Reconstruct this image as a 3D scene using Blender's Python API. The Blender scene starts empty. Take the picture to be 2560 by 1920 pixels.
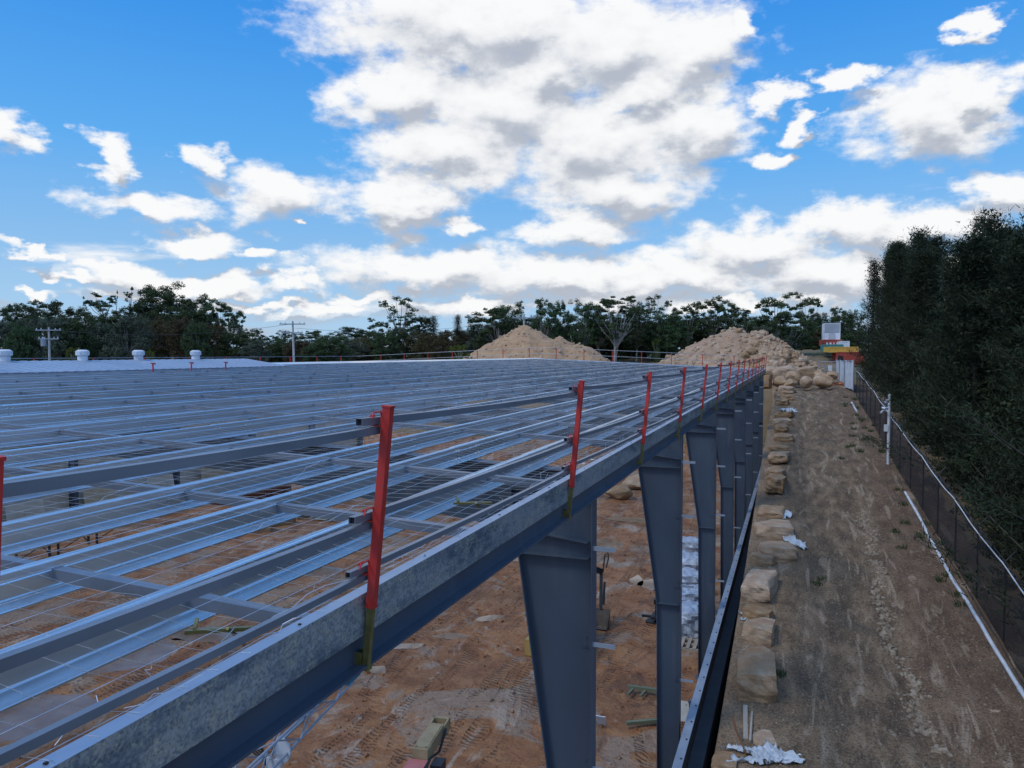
import bpy, math, random
from mathutils import Vector, Matrix, noise as mn
R = math.radians
random.seed(7)
sc = bpy.context.scene
COL = sc.collection

# ------------------------------------------------------------------ camera
CAM = Vector((0, 0, 11.5)); F = 1900.0
YAW = math.atan(705 / F); PITCH = math.atan(77 / F)
cd = bpy.data.cameras.new('camera'); cam = bpy.data.objects.new('camera', cd); COL.objects.link(cam)
cd.sensor_width = 36; cd.lens = 36 * F / 2560; cd.clip_end = 6000; cd.clip_start = 0.05
cam.location = CAM; cam.rotation_euler = (math.pi / 2 - PITCH, 0, YAW)
sc.camera = cam
MW = Matrix.Rotation(YAW, 3, 'Z') @ Matrix.Rotation(math.pi / 2 - PITCH, 3, 'X')
def ray(x, y):
    return MW @ Vector(((x - 1280) / F, -(y - 960) / F, -1))
def PZ(x, y, zw):                       # point on the horizontal plane z=zw
    d = ray(x, y); t = (zw - CAM.z) / d.z
    return CAM + d * t
def PD(x, y, dep):                      # point at camera depth
    return CAM + ray(x, y) * dep

# ------------------------------------------------------------------ helpers
class MB:
    def __init__(s): s.v = []; s.f = []
    def quad(s, a, b, c, d):
        n = len(s.v); s.v += [tuple(a), tuple(b), tuple(c), tuple(d)]; s.f.append((n, n + 1, n + 2, n + 3))
    def box(s, c, size, rot=None):
        n = len(s.v); hx, hy, hz = size[0] / 2, size[1] / 2, size[2] / 2
        M = rot if rot is not None else Matrix.Identity(3)
        for z in (-hz, hz):
            for x, y in ((-hx, -hy), (hx, -hy), (hx, hy), (-hx, hy)):
                s.v.append(tuple(Vector(c) + M @ Vector((x, y, z))))
        for q in ((0, 3, 2, 1), (4, 5, 6, 7), (0, 1, 5, 4), (1, 2, 6, 5), (2, 3, 7, 6), (3, 0, 4, 7)):
            s.f.append(tuple(n + i for i in q))
    def bar(s, a, b, w, h, up=(0, 0, 1), cap=True):
        a = Vector(a); b = Vector(b); d = b - a; L = d.length
        if L < 1e-6: return
        d /= L; u = Vector(up)
        if abs(d.dot(u)) > .99: u = Vector((1, 0, 0))
        r = d.cross(u).normalized(); u = r.cross(d).normalized()
        M = Matrix((r, d, u)).transposed()
        s.box((a + b) / 2, (w, L, h), M)
    def tube(s, pts, r, n=6, r2=None, cap=True):
        pts = [Vector(p) for p in pts]; m = len(pts)
        base = len(s.v); ref = None
        for i, p in enumerate(pts):
            d = (pts[min(i + 1, m - 1)] - pts[max(i - 1, 0)])
            if d.length < 1e-9: d = Vector((0, 0, 1))
            d.normalize()
            if ref is None:
                ref = Vector((0, 0, 1)) if abs(d.z) < .9 else Vector((1, 0, 0))
            x = d.cross(ref).normalized(); y = x.cross(d)
            ref = y if abs(y.dot(d)) < .9 else ref
            rr = r if r2 is None else r + (r2 - r) * i / (m - 1)
            if isinstance(r, (list, tuple)): rr = r[i]
            for k in range(n):
                a = 2 * math.pi * k / n
                s.v.append(tuple(p + x * (rr * math.cos(a)) + y * (rr * math.sin(a))))
        for i in range(m - 1):
            for k in range(n):
                k2 = (k + 1) % n
                s.f.append((base + i * n + k, base + i * n + k2, base + (i + 1) * n + k2, base + (i + 1) * n + k))
        if cap:
            s.f.append(tuple(base + k for k in range(n))[::-1]); s.f.append(tuple(base + (m - 1) * n + k for k in range(n)))
    def wire(s, pts, r):                 # 3 sided
        s.tube(pts, r, 3, cap=False)
    def prof(s, prof, a, b, X, Z):       # closed profile polygon in (X,Z) extruded from a to b
        n = len(s.v); a = Vector(a); b = Vector(b); X = Vector(X); Z = Vector(Z); k = len(prof)
        for o in (a, b):
            for (p, q) in prof: s.v.append(tuple(o + X * p + Z * q))
        for i in range(k):
            j = (i + 1) % k; s.f.append((n + i, n + j, n + k + j, n + k + i))
        s.f.append(tuple(n + i for i in range(k))[::-1]); s.f.append(tuple(n + k + i for i in range(k)))
    def cyl(s, c, r, h, n=16, r2=None):
        s.tube([Vector(c), Vector(c) + Vector((0, 0, h))], r, n, r2)
    def build(s, name, mat, parent=None, smooth=False, origin=None):
        me = bpy.data.meshes.new(name)
        v = s.v
        if origin is not None:
            ox, oy, oz = origin; v = [(x - ox, y - oy, z - oz) for x, y, z in v]
        me.from_pydata(v, [], s.f); me.update()
        o = bpy.data.objects.new(name, me); COL.objects.link(o)
        if origin is not None: o.location = origin
        if mat: me.materials.append(mat)
        if smooth: me.polygons.foreach_set('use_smooth', [True] * len(me.polygons))
        if parent: o.parent = parent
        return o
def tag(o, label=None, cat=None, group=None, kind=None):
    if label: o['label'] = label
    if cat: o['category'] = cat
    if group: o['group'] = group
    if kind: o['kind'] = kind
    return o
def empty(name, loc=(0, 0, 0), rz=0):
    o = bpy.data.objects.new(name, None); COL.objects.link(o); o.location = loc; o.rotation_euler.z = rz
    o.empty_display_size = .3
    return o
def kids(o): return [c for c in bpy.data.objects if c.parent is o]
def copy_tree(o, parent=None):
    c = o.copy(); COL.objects.link(c); c.parent = parent
    for ch in list(o.children): copy_tree(ch, c)
    return c
def lerp_tab(t, x):
    if x <= t[0][0]: return t[0][1]
    for (a, b), (c, d) in zip(t, t[1:]):
        if x <= c:
            k = (x - a) / (c - a); return b + (d - b) * k
    return t[-1][1]
def ss(a, b, x):
    k = max(0, min(1, (x - a) / (b - a))); return k * k * (3 - 2 * k)
def fbm(x, y, z=0, o=4):
    s = 0; a = 1; t = 0
    for i in range(o):
        s += a * mn.noise(Vector((x, y, z + i * 7.3))); t += a; a *= .5; x *= 2.03; y *= 2.03; z *= 2.03
    return s / t
ORD = ['first', 'second', 'third', 'fourth', 'fifth', 'sixth', 'seventh', 'eighth', 'ninth', 'tenth', 'eleventh', 'twelfth',
       'thirteenth', 'fourteenth', 'fifteenth', 'sixteenth', 'seventeenth', 'eighteenth', 'nineteenth', 'twentieth']
ORD += ['twenty-' + o for o in ORD[:9]] + ['thirtieth'] + ['thirty-' + o for o in ORD[:9]] + ['fortieth'] + ['forty-' + o for o in ORD[:9]]

# ------------------------------------------------------------------ materials
def newmat(name):
    m = bpy.data.materials.new(name); m.use_nodes = True
    nt = m.node_tree; b = nt.nodes['Principled BSDF']
    return m, nt, b
def ramp(nt, fac, stops):
    r = nt.nodes.new('ShaderNodeValToRGB'); cr = r.color_ramp
    while len(cr.elements) < len(stops): cr.elements.new(.5)
    for e, (p, c) in zip(cr.elements, stops):
        e.position = p; e.color = (*c, 1) if len(c) == 3 else c
    nt.links.new(fac, r.inputs[0]); return r.outputs[0]
def noisen(nt, scale, detail=5, rough=.55, coord='Object', sc3=None, dist=0):
    tc = nt.nodes.new('ShaderNodeTexCoord'); n = nt.nodes.new('ShaderNodeTexNoise')
    n.inputs['Scale'].default_value = scale; n.inputs['Detail'].default_value = detail; n.inputs['Roughness'].default_value = rough
    n.inputs['Distortion'].default_value = dist
    if sc3:
        mp = nt.nodes.new('ShaderNodeMapping'); mp.inputs['Scale'].default_value = sc3
        nt.links.new(tc.outputs[coord], mp.inputs[0]); nt.links.new(mp.outputs[0], n.inputs['Vector'])
    else: nt.links.new(tc.outputs[coord], n.inputs['Vector'])
    return n.outputs['Fac']
def mixc(nt, fac, a, b, mode='MIX'):
    m = nt.nodes.new('ShaderNodeMix'); m.data_type = 'RGBA'; m.blend_type = mode
    for i, val in ((0, fac), (6, a), (7, b)):
        if hasattr(val, 'links'): nt.links.new(val, m.inputs[i])
        elif i == 0: m.inputs[0].default_value = val
        else: m.inputs[i].default_value = (*val, 1)
    return m.outputs[2]
def bump(nt, b, h, strength=.5, dist=.05):
    n = nt.nodes.new('ShaderNodeBump'); n.inputs['Strength'].default_value = strength; n.inputs['Distance'].default_value = dist
    nt.links.new(h, n.inputs['Height']); nt.links.new(n.outputs[0], b.inputs['Normal'])
def simple(name, c1, c2, scale=3, rough=.6, metal=0, bs=0, bd=.02, sc3=None, coord='Object', lo=.35, hi=.65, detail=5):
    m, nt, b = newmat(name)
    n = noisen(nt, scale, detail, coord=coord, sc3=sc3)
    nt.links.new(ramp(nt, n, [(lo, c1), (hi, c2)]), b.inputs['Base Color'])
    b.inputs['Roughness'].default_value = rough; b.inputs['Metallic'].default_value = metal
    if bs: bump(nt, b, n, bs, bd)
    return m
def math_n(nt, op, a, b=None, c=None):
    n = nt.nodes.new('ShaderNodeMath'); n.operation = op
    for i, v in enumerate((a, b, c)):
        if v is None: continue
        if hasattr(v, 'links'): nt.links.new(v, n.inputs[i])
        else: n.inputs[i].default_value = v
    return n.outputs[0]

def galv():
    m, nt, b = newmat('galvanised_steel')
    n = noisen(nt, 14, 4, sc3=(1, .12, 1)); n2 = noisen(nt, 1.3, 5, sc3=(1, .25, 1))
    c = ramp(nt, n, [(.3, (.70, .72, .74)), (.7, (.84, .86, .87))])
    c = mixc(nt, ramp(nt, n2, [(.48, (0, 0, 0)), (.7, (.5, .5, .5))]), c, (.38, .41, .44))
    nt.links.new(c, b.inputs['Base Color']); b.inputs['Metallic'].default_value = .86
    nt.links.new(ramp(nt, n2, [(.3, (.22,) * 3), (.7, (.40,) * 3)]), b.inputs['Roughness'])
    bump(nt, b, n, .08, .01)
    return m
def eave_mat():
    m, nt, b = newmat('weathered_galvanised_steel')
    tc = nt.nodes.new('ShaderNodeTexCoord')
    v = nt.nodes.new('ShaderNodeTexVoronoi'); v.inputs['Scale'].default_value = 75; nt.links.new(tc.outputs['Object'], v.inputs['Vector'])
    stain = noisen(nt, 1.6, 8, .68, sc3=(1, .55, 3)); fine = noisen(nt, 60, 3)
    blot = noisen(nt, 7, 6, .7)
    sp = ramp(nt, v.outputs['Color'], [(.1, (.20, .26, .31)), (.9, (.50, .57, .62))])
    c = mixc(nt, ramp(nt, stain, [(.42, (0, 0, 0)), (.62, (1, 1, 1))]), sp, (.09, .13, .18))
    # white rust bloom: pale yellow-grey, heavier in specks
    wr = math_n(nt, 'MULTIPLY', ramp(nt, blot, [(.46, (0, 0, 0)), (.66, (1, 1, 1))]), ramp(nt, fine, [(.42, (0, 0, 0)), (.58, (1, 1, 1))]))
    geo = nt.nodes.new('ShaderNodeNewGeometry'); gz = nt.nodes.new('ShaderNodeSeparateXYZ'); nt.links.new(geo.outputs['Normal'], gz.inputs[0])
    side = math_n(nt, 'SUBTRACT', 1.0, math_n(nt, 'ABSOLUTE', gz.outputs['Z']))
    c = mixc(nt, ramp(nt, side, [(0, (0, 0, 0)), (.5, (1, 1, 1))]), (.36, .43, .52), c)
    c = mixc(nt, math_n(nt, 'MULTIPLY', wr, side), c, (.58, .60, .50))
    nt.links.new(c, b.inputs['Base Color']); b.inputs['Metallic'].default_value = .7
    nt.links.new(ramp(nt, stain, [(.3, (.34,) * 3), (.7, (.55,) * 3)]), b.inputs['Roughness'])
    bump(nt, b, fine, .1, .005)
    return m
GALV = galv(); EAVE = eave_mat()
def paintm():
    m, nt, b = newmat('blue_grey_paint')
    n = noisen(nt, .9, 6, .6, sc3=(1, 1, .45)); st = noisen(nt, 3.5, 6, .65, sc3=(1.2, 1.2, .12)); f = noisen(nt, 18, 4)
    c = ramp(nt, n, [(.3, (.036, .054, .080)), (.7, (.050, .072, .102))])
    c = mixc(nt, ramp(nt, st, [(.55, (0, 0, 0)), (.72, (.55, .55, .55))]), c, (.085, .105, .13))
    c = mixc(nt, ramp(nt, st, [(.28, (.4, .4, .4)), (.40, (0, 0, 0))]), c, (.045, .045, .045))
    c = mixc(nt, ramp(nt, f, [(.66, (0, 0, 0)), (.74, (.5, .5, .5))]), c, (.11, .09, .075))
    nt.links.new(c, b.inputs['Base Color']); nt.links.new(ramp(nt, n, [(.3, (.34,) * 3), (.7, (.50,) * 3)]), b.inputs['Roughness']); bump(nt, b, n, .06, .02)
    return m
PAINT = paintm()
PAINT2 = simple('pale_blue_grey_paint', (.20, .24, .29), (.27, .31, .36), 2, .45, .1)
BRIDGE = simple('bridging_paint', (.11, .14, .18), (.16, .19, .235), 2, .4, .2)
RAILM = simple('rail_steel', (.13, .15, .18), (.21, .235, .27), 3, .40, .35, sc3=(1, .3, 1))
RAILFAR = RAILM
def redm():
    m, nt, b = newmat('red_powder_coat')
    n = noisen(nt, 6, 5); sc_ = noisen(nt, 26, 6, .7, sc3=(1, 1, .35)); oi = nt.nodes.new('ShaderNodeObjectInfo')
    c = ramp(nt, n, [(.3, (.40, .020, .015)), (.7, (.54, .034, .022))])
    c = mixc(nt, ramp(nt, sc_, [(.60, (0, 0, 0)), (.66, (.8, .8, .8))]), c, (.16, .08, .06))
    c = mixc(nt, ramp(nt, n, [(.62, (0, 0, 0)), (.75, (.5, .5, .5))]), c, (.34, .16, .11))
    h = nt.nodes.new('ShaderNodeHueSaturation'); nt.links.new(c, h.inputs['Color']); nt.links.new(math_n(nt, 'MULTIPLY_ADD', oi.outputs['Random'], .4, .75), h.inputs['Value'])
    nt.links.new(h.outputs[0], b.inputs['Base Color']); nt.links.new(ramp(nt, sc_, [(.4, (.38,) * 3), (.65, (.7,) * 3)]), b.inputs['Roughness']); bump(nt, b, sc_, .08, .004)
    return m
RED = redm()
REDD = simple('red_bracket', (.45, .03, .02), (.55, .05, .03), 9, .5)
OLIVE = simple('zinc_passivated_steel', (.17, .15, .05), (.27, .24, .09), 12, .38, .6)
DARKH = simple('dark_hollow', (.01, .01, .012), (.02, .02, .02), 3, .8)  # near-black: painted shade in tube ends and doorway, also screws and bolts
WIRE = simple('bright_wire', (.40, .43, .46), (.6, .63, .66), 5, .4, .6)
def sheetm():
    m, nt, b = newmat('ribbed_roof_sheet')
    tc = nt.nodes.new('ShaderNodeTexCoord'); w = nt.nodes.new('ShaderNodeTexWave'); w.bands_direction = 'Y'
    w.inputs['Scale'].default_value = 1.6; nt.links.new(tc.outputs['Object'], w.inputs['Vector'])
    bump(nt, b, w.outputs['Fac'], .7, .03)
    n = noisen(nt, .6, 4); nt.links.new(ramp(nt, n, [(.3, (.27, .33, .41)), (.7, (.34, .40, .48))]), b.inputs['Base Color'])
    b.inputs['Roughness'].default_value = .42; b.inputs['Metallic'].default_value = .35
    return m
SHEET = sheetm()
WHITE = simple('white_paint', (.44, .48, .52), (.60, .64, .68), 2, .5)
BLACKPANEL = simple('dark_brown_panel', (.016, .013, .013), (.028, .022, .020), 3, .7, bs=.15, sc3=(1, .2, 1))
CREAM = simple('precast_concrete', (.42, .38, .30), (.56, .51, .42), .8, .8, bs=.2)
TRUNK = simple('pale_bark', (.17, .16, .14), (.34, .32, .29), 2.5, .85, sc3=(1, 1, .3))
TRUNKD = simple('dark_bark', (.05, .042, .035), (.09, .075, .06), 5, .9)

def leafmat(name, c1, c2, c3, scale=.5):
    m, nt, b = newmat(name)
    n = noisen(nt, scale, 3); geo = nt.nodes.new('ShaderNodeObjectInfo')
    n2 = noisen(nt, 9, 2)
    c = ramp(nt, n, [(.3, c1), (.5, c2), (.7, c3)])
    c = mixc(nt, math_n(nt, 'MULTIPLY', n2, .22), c, c3)
    h = nt.nodes.new('ShaderNodeHueSaturation'); nt.links.new(c, h.inputs['Color'])
    nt.links.new(math_n(nt, 'MULTIPLY_ADD', geo.outputs['Random'], .06, .47), h.inputs['Hue'])
    nt.links.new(math_n(nt, 'MULTIPLY_ADD', geo.outputs['Random'], .5, .75), h.inputs['Value'])
    nt.links.new(h.outputs[0], b.inputs['Base Color']); b.inputs['Roughness'].default_value = .6
    b.inputs['Specular IOR Level'].default_value = .06
    return m
EUC = leafmat('eucalypt_leaves', (.026, .045, .020), (.045, .070, .030), (.075, .105, .050))
EUCW = leafmat('brownish_leaves', (.045, .040, .02), (.065, .055, .028), (.09, .07, .038))
EUCG = leafmat('grey_green_leaves', (.055, .072, .050), (.075, .095, .066), (.10, .12, .088))
EUCY = leafmat('yellow_green_leaves', (.05, .08, .015), (.08, .115, .02), (.13, .16, .03))
CAS = leafmat('casuarina_needles', (.016, .025, .016), (.026, .036, .020), (.044, .052, .028), .8)

def groundmat(kind):
    m, nt, b = newmat(kind)
    if kind == 'churned_clay':
        big = noisen(nt, .28, 6, .62, dist=.9); mid = noisen(nt, .8, 6, .65, dist=.8); fine = noisen(nt, 7, 5, .7)
        tr = noisen(nt, .6, 7, .68, sc3=(1.2, .6, 1), dist=.9)
        c = ramp(nt, mid, [(.28, (.14, .052, .019)), (.43, (.26, .108, .040)), (.57, (.34, .160, .066)), (.75, (.39, .215, .105))])
        c = mixc(nt, ramp(nt, big, [(.52, (0, 0, 0)), (.57, (.8, .8, .8))]), c, (.30, .225, .165))
        c = mixc(nt, ramp(nt, tr, [(.56, (0, 0, 0)), (.63, (.8, .8, .8))]), c, (.42, .33, .25))
        c = mixc(nt, ramp(nt, tr, [(.36, (.7, .7, .7)), (.43, (0, 0, 0))]), c, (.12, .055, .028))
        # tyre cleats
        tc = nt.nodes.new('ShaderNodeTexCoord'); mp = nt.nodes.new('ShaderNodeMapping'); mp.inputs['Rotation'].default_value = (0, 0, .15)
        nt.links.new(tc.outputs['Object'], mp.inputs[0])
        w = nt.nodes.new('ShaderNodeTexWave'); w.bands_direction = 'Y'; w.inputs['Scale'].default_value = 1.7; w.inputs['Distortion'].default_value = 7
        w.inputs['Detail'].default_value = 3; w.inputs['Detail Scale'].default_value = 1.2; nt.links.new(mp.outputs[0], w.inputs['Vector'])
        tm = noisen(nt, .35, 3, .5, sc3=(2.2, .35, 1), dist=1.5)
        tmask = ramp(nt, tm, [(.52, (0, 0, 0)), (.56, (1, 1, 1)), (.60, (1, 1, 1)), (.64, (0, 0, 0))])
        cle = math_n(nt, 'MULTIPLY', w.outputs['Fac'], tmask)
        c = mixc(nt, math_n(nt, 'MULTIPLY', cle, .4), c, (.12, .055, .028))
        c = mixc(nt, ramp(nt, fine, [(.3, (.55, .55, .55)), (.5, (0, 0, 0))]), c, (.15, .075, .04))
        hgt = math_n(nt, 'ADD', math_n(nt, 'MULTIPLY', mid, 1.3), math_n(nt, 'MULTIPLY', fine, .35))
        hgt = math_n(nt, 'SUBTRACT', hgt, math_n(nt, 'MULTIPLY', cle, .35))
        hgt = math_n(nt, 'ADD', hgt, tr)
        bump(nt, b, hgt, .9, .22)
        nt.links.new(ramp(nt, big, [(.36, (.32,) * 3), (.55, (.85,) * 3)]), b.inputs['Roughness'])
    elif kind == 'gravel_track':
        big = noisen(nt, .35, 6, .6, dist=.7); mid = noisen(nt, 1.5, 6, .65, sc3=(1.4, .5, 1)); fine = noisen(nt, 16, 5, .75)
        tc = nt.nodes.new('ShaderNodeTexCoord'); sx = nt.nodes.new('ShaderNodeSeparateXYZ'); nt.links.new(tc.outputs['Object'], sx.inputs[0])
        c = ramp(nt, mid, [(.30, (.086, .056, .032)), (.45, (.150, .100, .057)), (.56, (.23, .155, .088)), (.70, (.31, .23, .15))])
        wx = math_n(nt, 'ADD', sx.outputs['X'], math_n(nt, 'MULTIPLY_ADD', big, 3.0, -1.5))
        sand = ramp(nt, math_n(nt, 'MULTIPLY_ADD', wx, .25, .5), [(.2, (1, 1, 1)), (.55, (0, 0, 0))])
        c = mixc(nt, math_n(nt, 'MULTIPLY', sand, .7), c, (.31, .205, .120))
        redm = ramp(nt, math_n(nt, 'MULTIPLY_ADD', wx, .2, -.5), [(.0, (0, 0, 0)), (.35, (.8, .8, .8))])
        c = mixc(nt, math_n(nt, 'MULTIPLY', redm, .6), c, (.13, .068, .040))
        c = mixc(nt, ramp(nt, big, [(.36, (.55, .55, .55)), (.47, (0, 0, 0))]), c, (.085, .072, .050))
        pale = noisen(nt, .9, 5, .6, sc3=(2.5, .35, 1), dist=1)
        c = mixc(nt, ramp(nt, pale, [(.56, (0, 0, 0)), (.64, (.75, .75, .75))]), c, (.38, .29, .20))
        c = mixc(nt, ramp(nt, fine, [(.38, (.8, .8, .8)), (.50, (0, 0, 0))]), c, (.035, .03, .026))
        c = mixc(nt, ramp(nt, fine, [(.57, (0, 0, 0)), (.66, (.8, .8, .8))]), c, (.30, .25, .19))
        bump(nt, b, math_n(nt, 'ADD', mid, math_n(nt, 'MULTIPLY', fine, .5)), .9, .12); b.inputs['Roughness'].default_value = .95
    else:
        big = noisen(nt, .05, 5, .6); mid = noisen(nt, .8, 6, .65)
        c = ramp(nt, big, [(.40, (.24, .165, .10)), (.52, (.17, .13, .075)), (.62, (.07, .08, .035))])
        c = mixc(nt, ramp(nt, mid, [(.3, (.5, .5, .5)), (.6, (0, 0, 0))]), c, (.10, .08, .045))
        bump(nt, b, mid, .6, .2); b.inputs['Roughness'].default_value = .95
    nt.links.new(c, b.inputs['Base Color'])
    b.inputs['Specular IOR Level'].default_value = .35
    return m
CLAY = groundmat('churned_clay'); TRACK = groundmat('gravel_track'); FIELD = groundmat('field_soil')

def stonemat(name, a, b_, c_):
    m, nt, b = newmat(name)
    n = noisen(nt, 1.1, 6, .62, dist=.5); f = noisen(nt, 14, 5, .7); oi = nt.nodes.new('ShaderNodeObjectInfo')
    lay = noisen(nt, 2.0, 4, .5, sc3=(.4, .4, 4))
    c = ramp(nt, n, [(.3, a), (.5, b_), (.7, c_)])
    c = mixc(nt, ramp(nt, lay, [(.52, (0, 0, 0)), (.62, (.5, .5, .5))]), c, (.33, .16, .065))
    c = mixc(nt, ramp(nt, f, [(.3, (.5, .5, .5)), (.48, (0, 0, 0))]), c, (.16, .11, .07))
    h = nt.nodes.new('ShaderNodeHueSaturation'); nt.links.new(c, h.inputs['Color'])
    nt.links.new(math_n(nt, 'MULTIPLY_ADD', oi.outputs['Random'], .35, .78), h.inputs['Value'])
    nt.links.new(math_n(nt, 'MULTIPLY_ADD', oi.outputs['Random'], -.3, 1.12), h.inputs['Saturation'])
    nt.links.new(h.outputs[0], b.inputs['Base Color']); b.inputs['Roughness'].default_value = .9
    bump(nt, b, math_n(nt, 'ADD', n, math_n(nt, 'MULTIPLY', f, .3)), .6, .08)
    return m
STONE = stonemat('sandstone', (.28, .170, .085), (.35, .24, .14), (.46, .36, .25))
PALEST = simple('pale_dusty_stone', (.15, .115, .08), (.29, .235, .17), 5, .9, bs=.3)
PILEM = stonemat('sandy_rubble', (.22, .125, .058), (.28, .168, .085), (.36, .245, .145))
SANDM = stonemat('orange_sand', (.25, .130, .042), (.31, .170, .060), (.37, .225, .095))

# ------------------------------------------------------------------ terrain
PUDS = [(250, 1640, 3.2, 2.0, .6), (90, 1790, 2.0, 1.8, .2), (520, 1585, 1.6, 1.0, .3), (1512, 1362, 1.3, 1.6, .2), (1640, 1462, 1.0, .9, 1.2), (1590, 1450, .35, 1.1, .3),
        (1245, 1392, 2.4, 1.1, .3), (735, 1430, 3.0, 1.0, .5), (1130, 1590, .9, .35, .3), (1225, 1545, .7, .35, .8), (940, 1673, .6, .35, 2.3), (1020, 1615, .8, .4, .5), (1590, 1300, 2.6, .8, 0), (1600, 1090, 4, 2, 0)]
PUDW = []
for (px_, py_, rx_, ry_, ro_) in PUDS:
    p_ = PZ(px_, py_, 0); PUDW.append((p_.x, p_.y, rx_, ry_, ro_))
def pud_dip(x, y):
    d = 0
    for (cx, cy, rx, ry, ro) in PUDW:
        dx = x - cx; dy = y - cy; u = (dx * math.cos(ro) + dy * math.sin(ro)) / rx; v = (-dx * math.sin(ro) + dy * math.cos(ro)) / ry
        q = u * u + v * v
        if q < 1: d = max(d, 1 - q)
    return d
ZP = [(-40, 0.6), (0, .8), (10, 1.1), (18, 2.0), (24.6, 2.75), (35, 4.15), (45.3, 5.5), (58, 6.8), (70, 7.7), (85, 8.4), (100, 9.3), (120, 10.9), (140, 12.2), (300, 13.0), (1600, 16)]
def zp(y): return lerp_tab(ZP, y)
def H(x, y):
    p = zp(y)
    if x < -1.6:
        lo = 0.0
        t = 1.0
        if -46 < x:
            t = ss(73, 81, y)
            if x > -2.0: t = max(t, ss(-1.95, -1.62, x))
        else:
            t = ss(73, 81, y); t = max(t, ss(-46, -49, x) * .75)
        lo = .05 - .26 * pud_dip(x, y) if -46 < x < -2.4 and y < 73 else 0.0
        base = lo * (1 - t) + (max(p, 8.0 if y < 90 else p) if y > 70 or x < -46 else p) * t
        n = fbm(x * .5, y * .35, 0) * .08 + fbm(x * 1.6, y * .9, 3, 5) * .13
        if t > .5: n *= 3
        return base + n * (1 if x < -2.4 else .2)
    n = fbm(x * .9, y * .25, 5) * .16 + fbm(x * 2.5, y * 1.1, 2) * .05
    if -0.6 < x < 5:                                   # wheel ruts
        n -= .12 * math.exp(-((x - .9 - .25 * math.sin(y * .1)) / .25) ** 2) + .12 * math.exp(-((x - 2.9 - .25 * math.sin(y * .1)) / .28) ** 2)
    if x > 6: p += (x - 6) * .02 if x < 40 else .7
    return p + n
def rng(a, b, s):
    n = int(round((b - a) / s)); return [a + (b - a) * i / n for i in range(n)]
XS = [-1600, -800, -400, -260, -180, -130, -100, -80, -68, -58, -52, -49, -47.5] + rng(-46, -30, 1.2) + rng(-30, -14, .6) + rng(-14, -2.4, .3) + \
     [-2.4, -2.1, -1.95, -1.85, -1.75, -1.62] + rng(-1.5, 6.6, .2) + rng(6.6, 14, 1) + [14, 18, 24, 32, 45, 70, 110, 180, 300, 600, 1600]
YS = [-600, -200, -80, -40, -20, -10] + rng(-4, 8, 1) + rng(8, 36, .3) + rng(36, 90, .7) + rng(90, 160, 4) + [160, 180, 220, 280, 380, 600, 1000, 1800]
hv = [[H(x, y) for x in XS] for y in YS]
regs = {'site_floor': MB(), 'gravel_track': MB(), 'ground': MB()}
idx = {k: {} for k in regs}
def rv(k, i, j):
    d = idx[k]
    if (i, j) not in d:
        d[(i, j)] = len(regs[k].v); regs[k].v.append((XS[i], YS[j], hv[j][i]))
    return d[(i, j)]
for j in range(len(YS) - 1):
    for i in range(len(XS) - 1):
        cx = (XS[i] + XS[i + 1]) / 2; cy = (YS[j] + YS[j + 1]) / 2
        if -46 < cx < -2.0 and -10 < cy < 76: k = 'site_floor'
        elif -2.0 < cx < 6.6 and -10 < cy < 84: k = 'gravel_track'
        else: k = 'ground'
        regs[k].f.append((rv(k, i, j), rv(k, i + 1, j), rv(k, i + 1, j + 1), rv(k, i, j + 1)))
for k, m in (('site_floor', CLAY), ('gravel_track', TRACK), ('ground', FIELD)):
    tag(regs[k].build(k, m, smooth=True), kind='structure')

# puddles
def pudm():
    m, nt, b = newmat('muddy_water')
    n = noisen(nt, 1.5, 4); nt.links.new(ramp(nt, n, [(.35, (.20, .125, .08)), (.65, (.27, .19, .13))]), b.inputs['Base Color'])
    b.inputs['Roughness'].default_value = .06; b.inputs['Specular IOR Level'].default_value = .9
    bump(nt, b, noisen(nt, 5, 2), .02, .02)
    return m
PUD = pudm()
def water(cx, cy, rx, ry, rot, lvl):
    mb = MB(); n = 40
    for i in range(n):
        a = 2 * math.pi * i / n; x = rx * math.cos(a); y = ry * math.sin(a)
        mb.v.append((cx + x * math.cos(rot) - y * math.sin(rot), cy + x * math.sin(rot) + y * math.cos(rot), lvl))
    mb.f.append(tuple(range(n))); tag(mb.build('puddle', PUD), kind='structure')
for (px, py, rx, ry, rot) in PUDS:
    p = PZ(px, py, 0.0); water(p.x, p.y, rx, ry, rot, .0)

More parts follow.
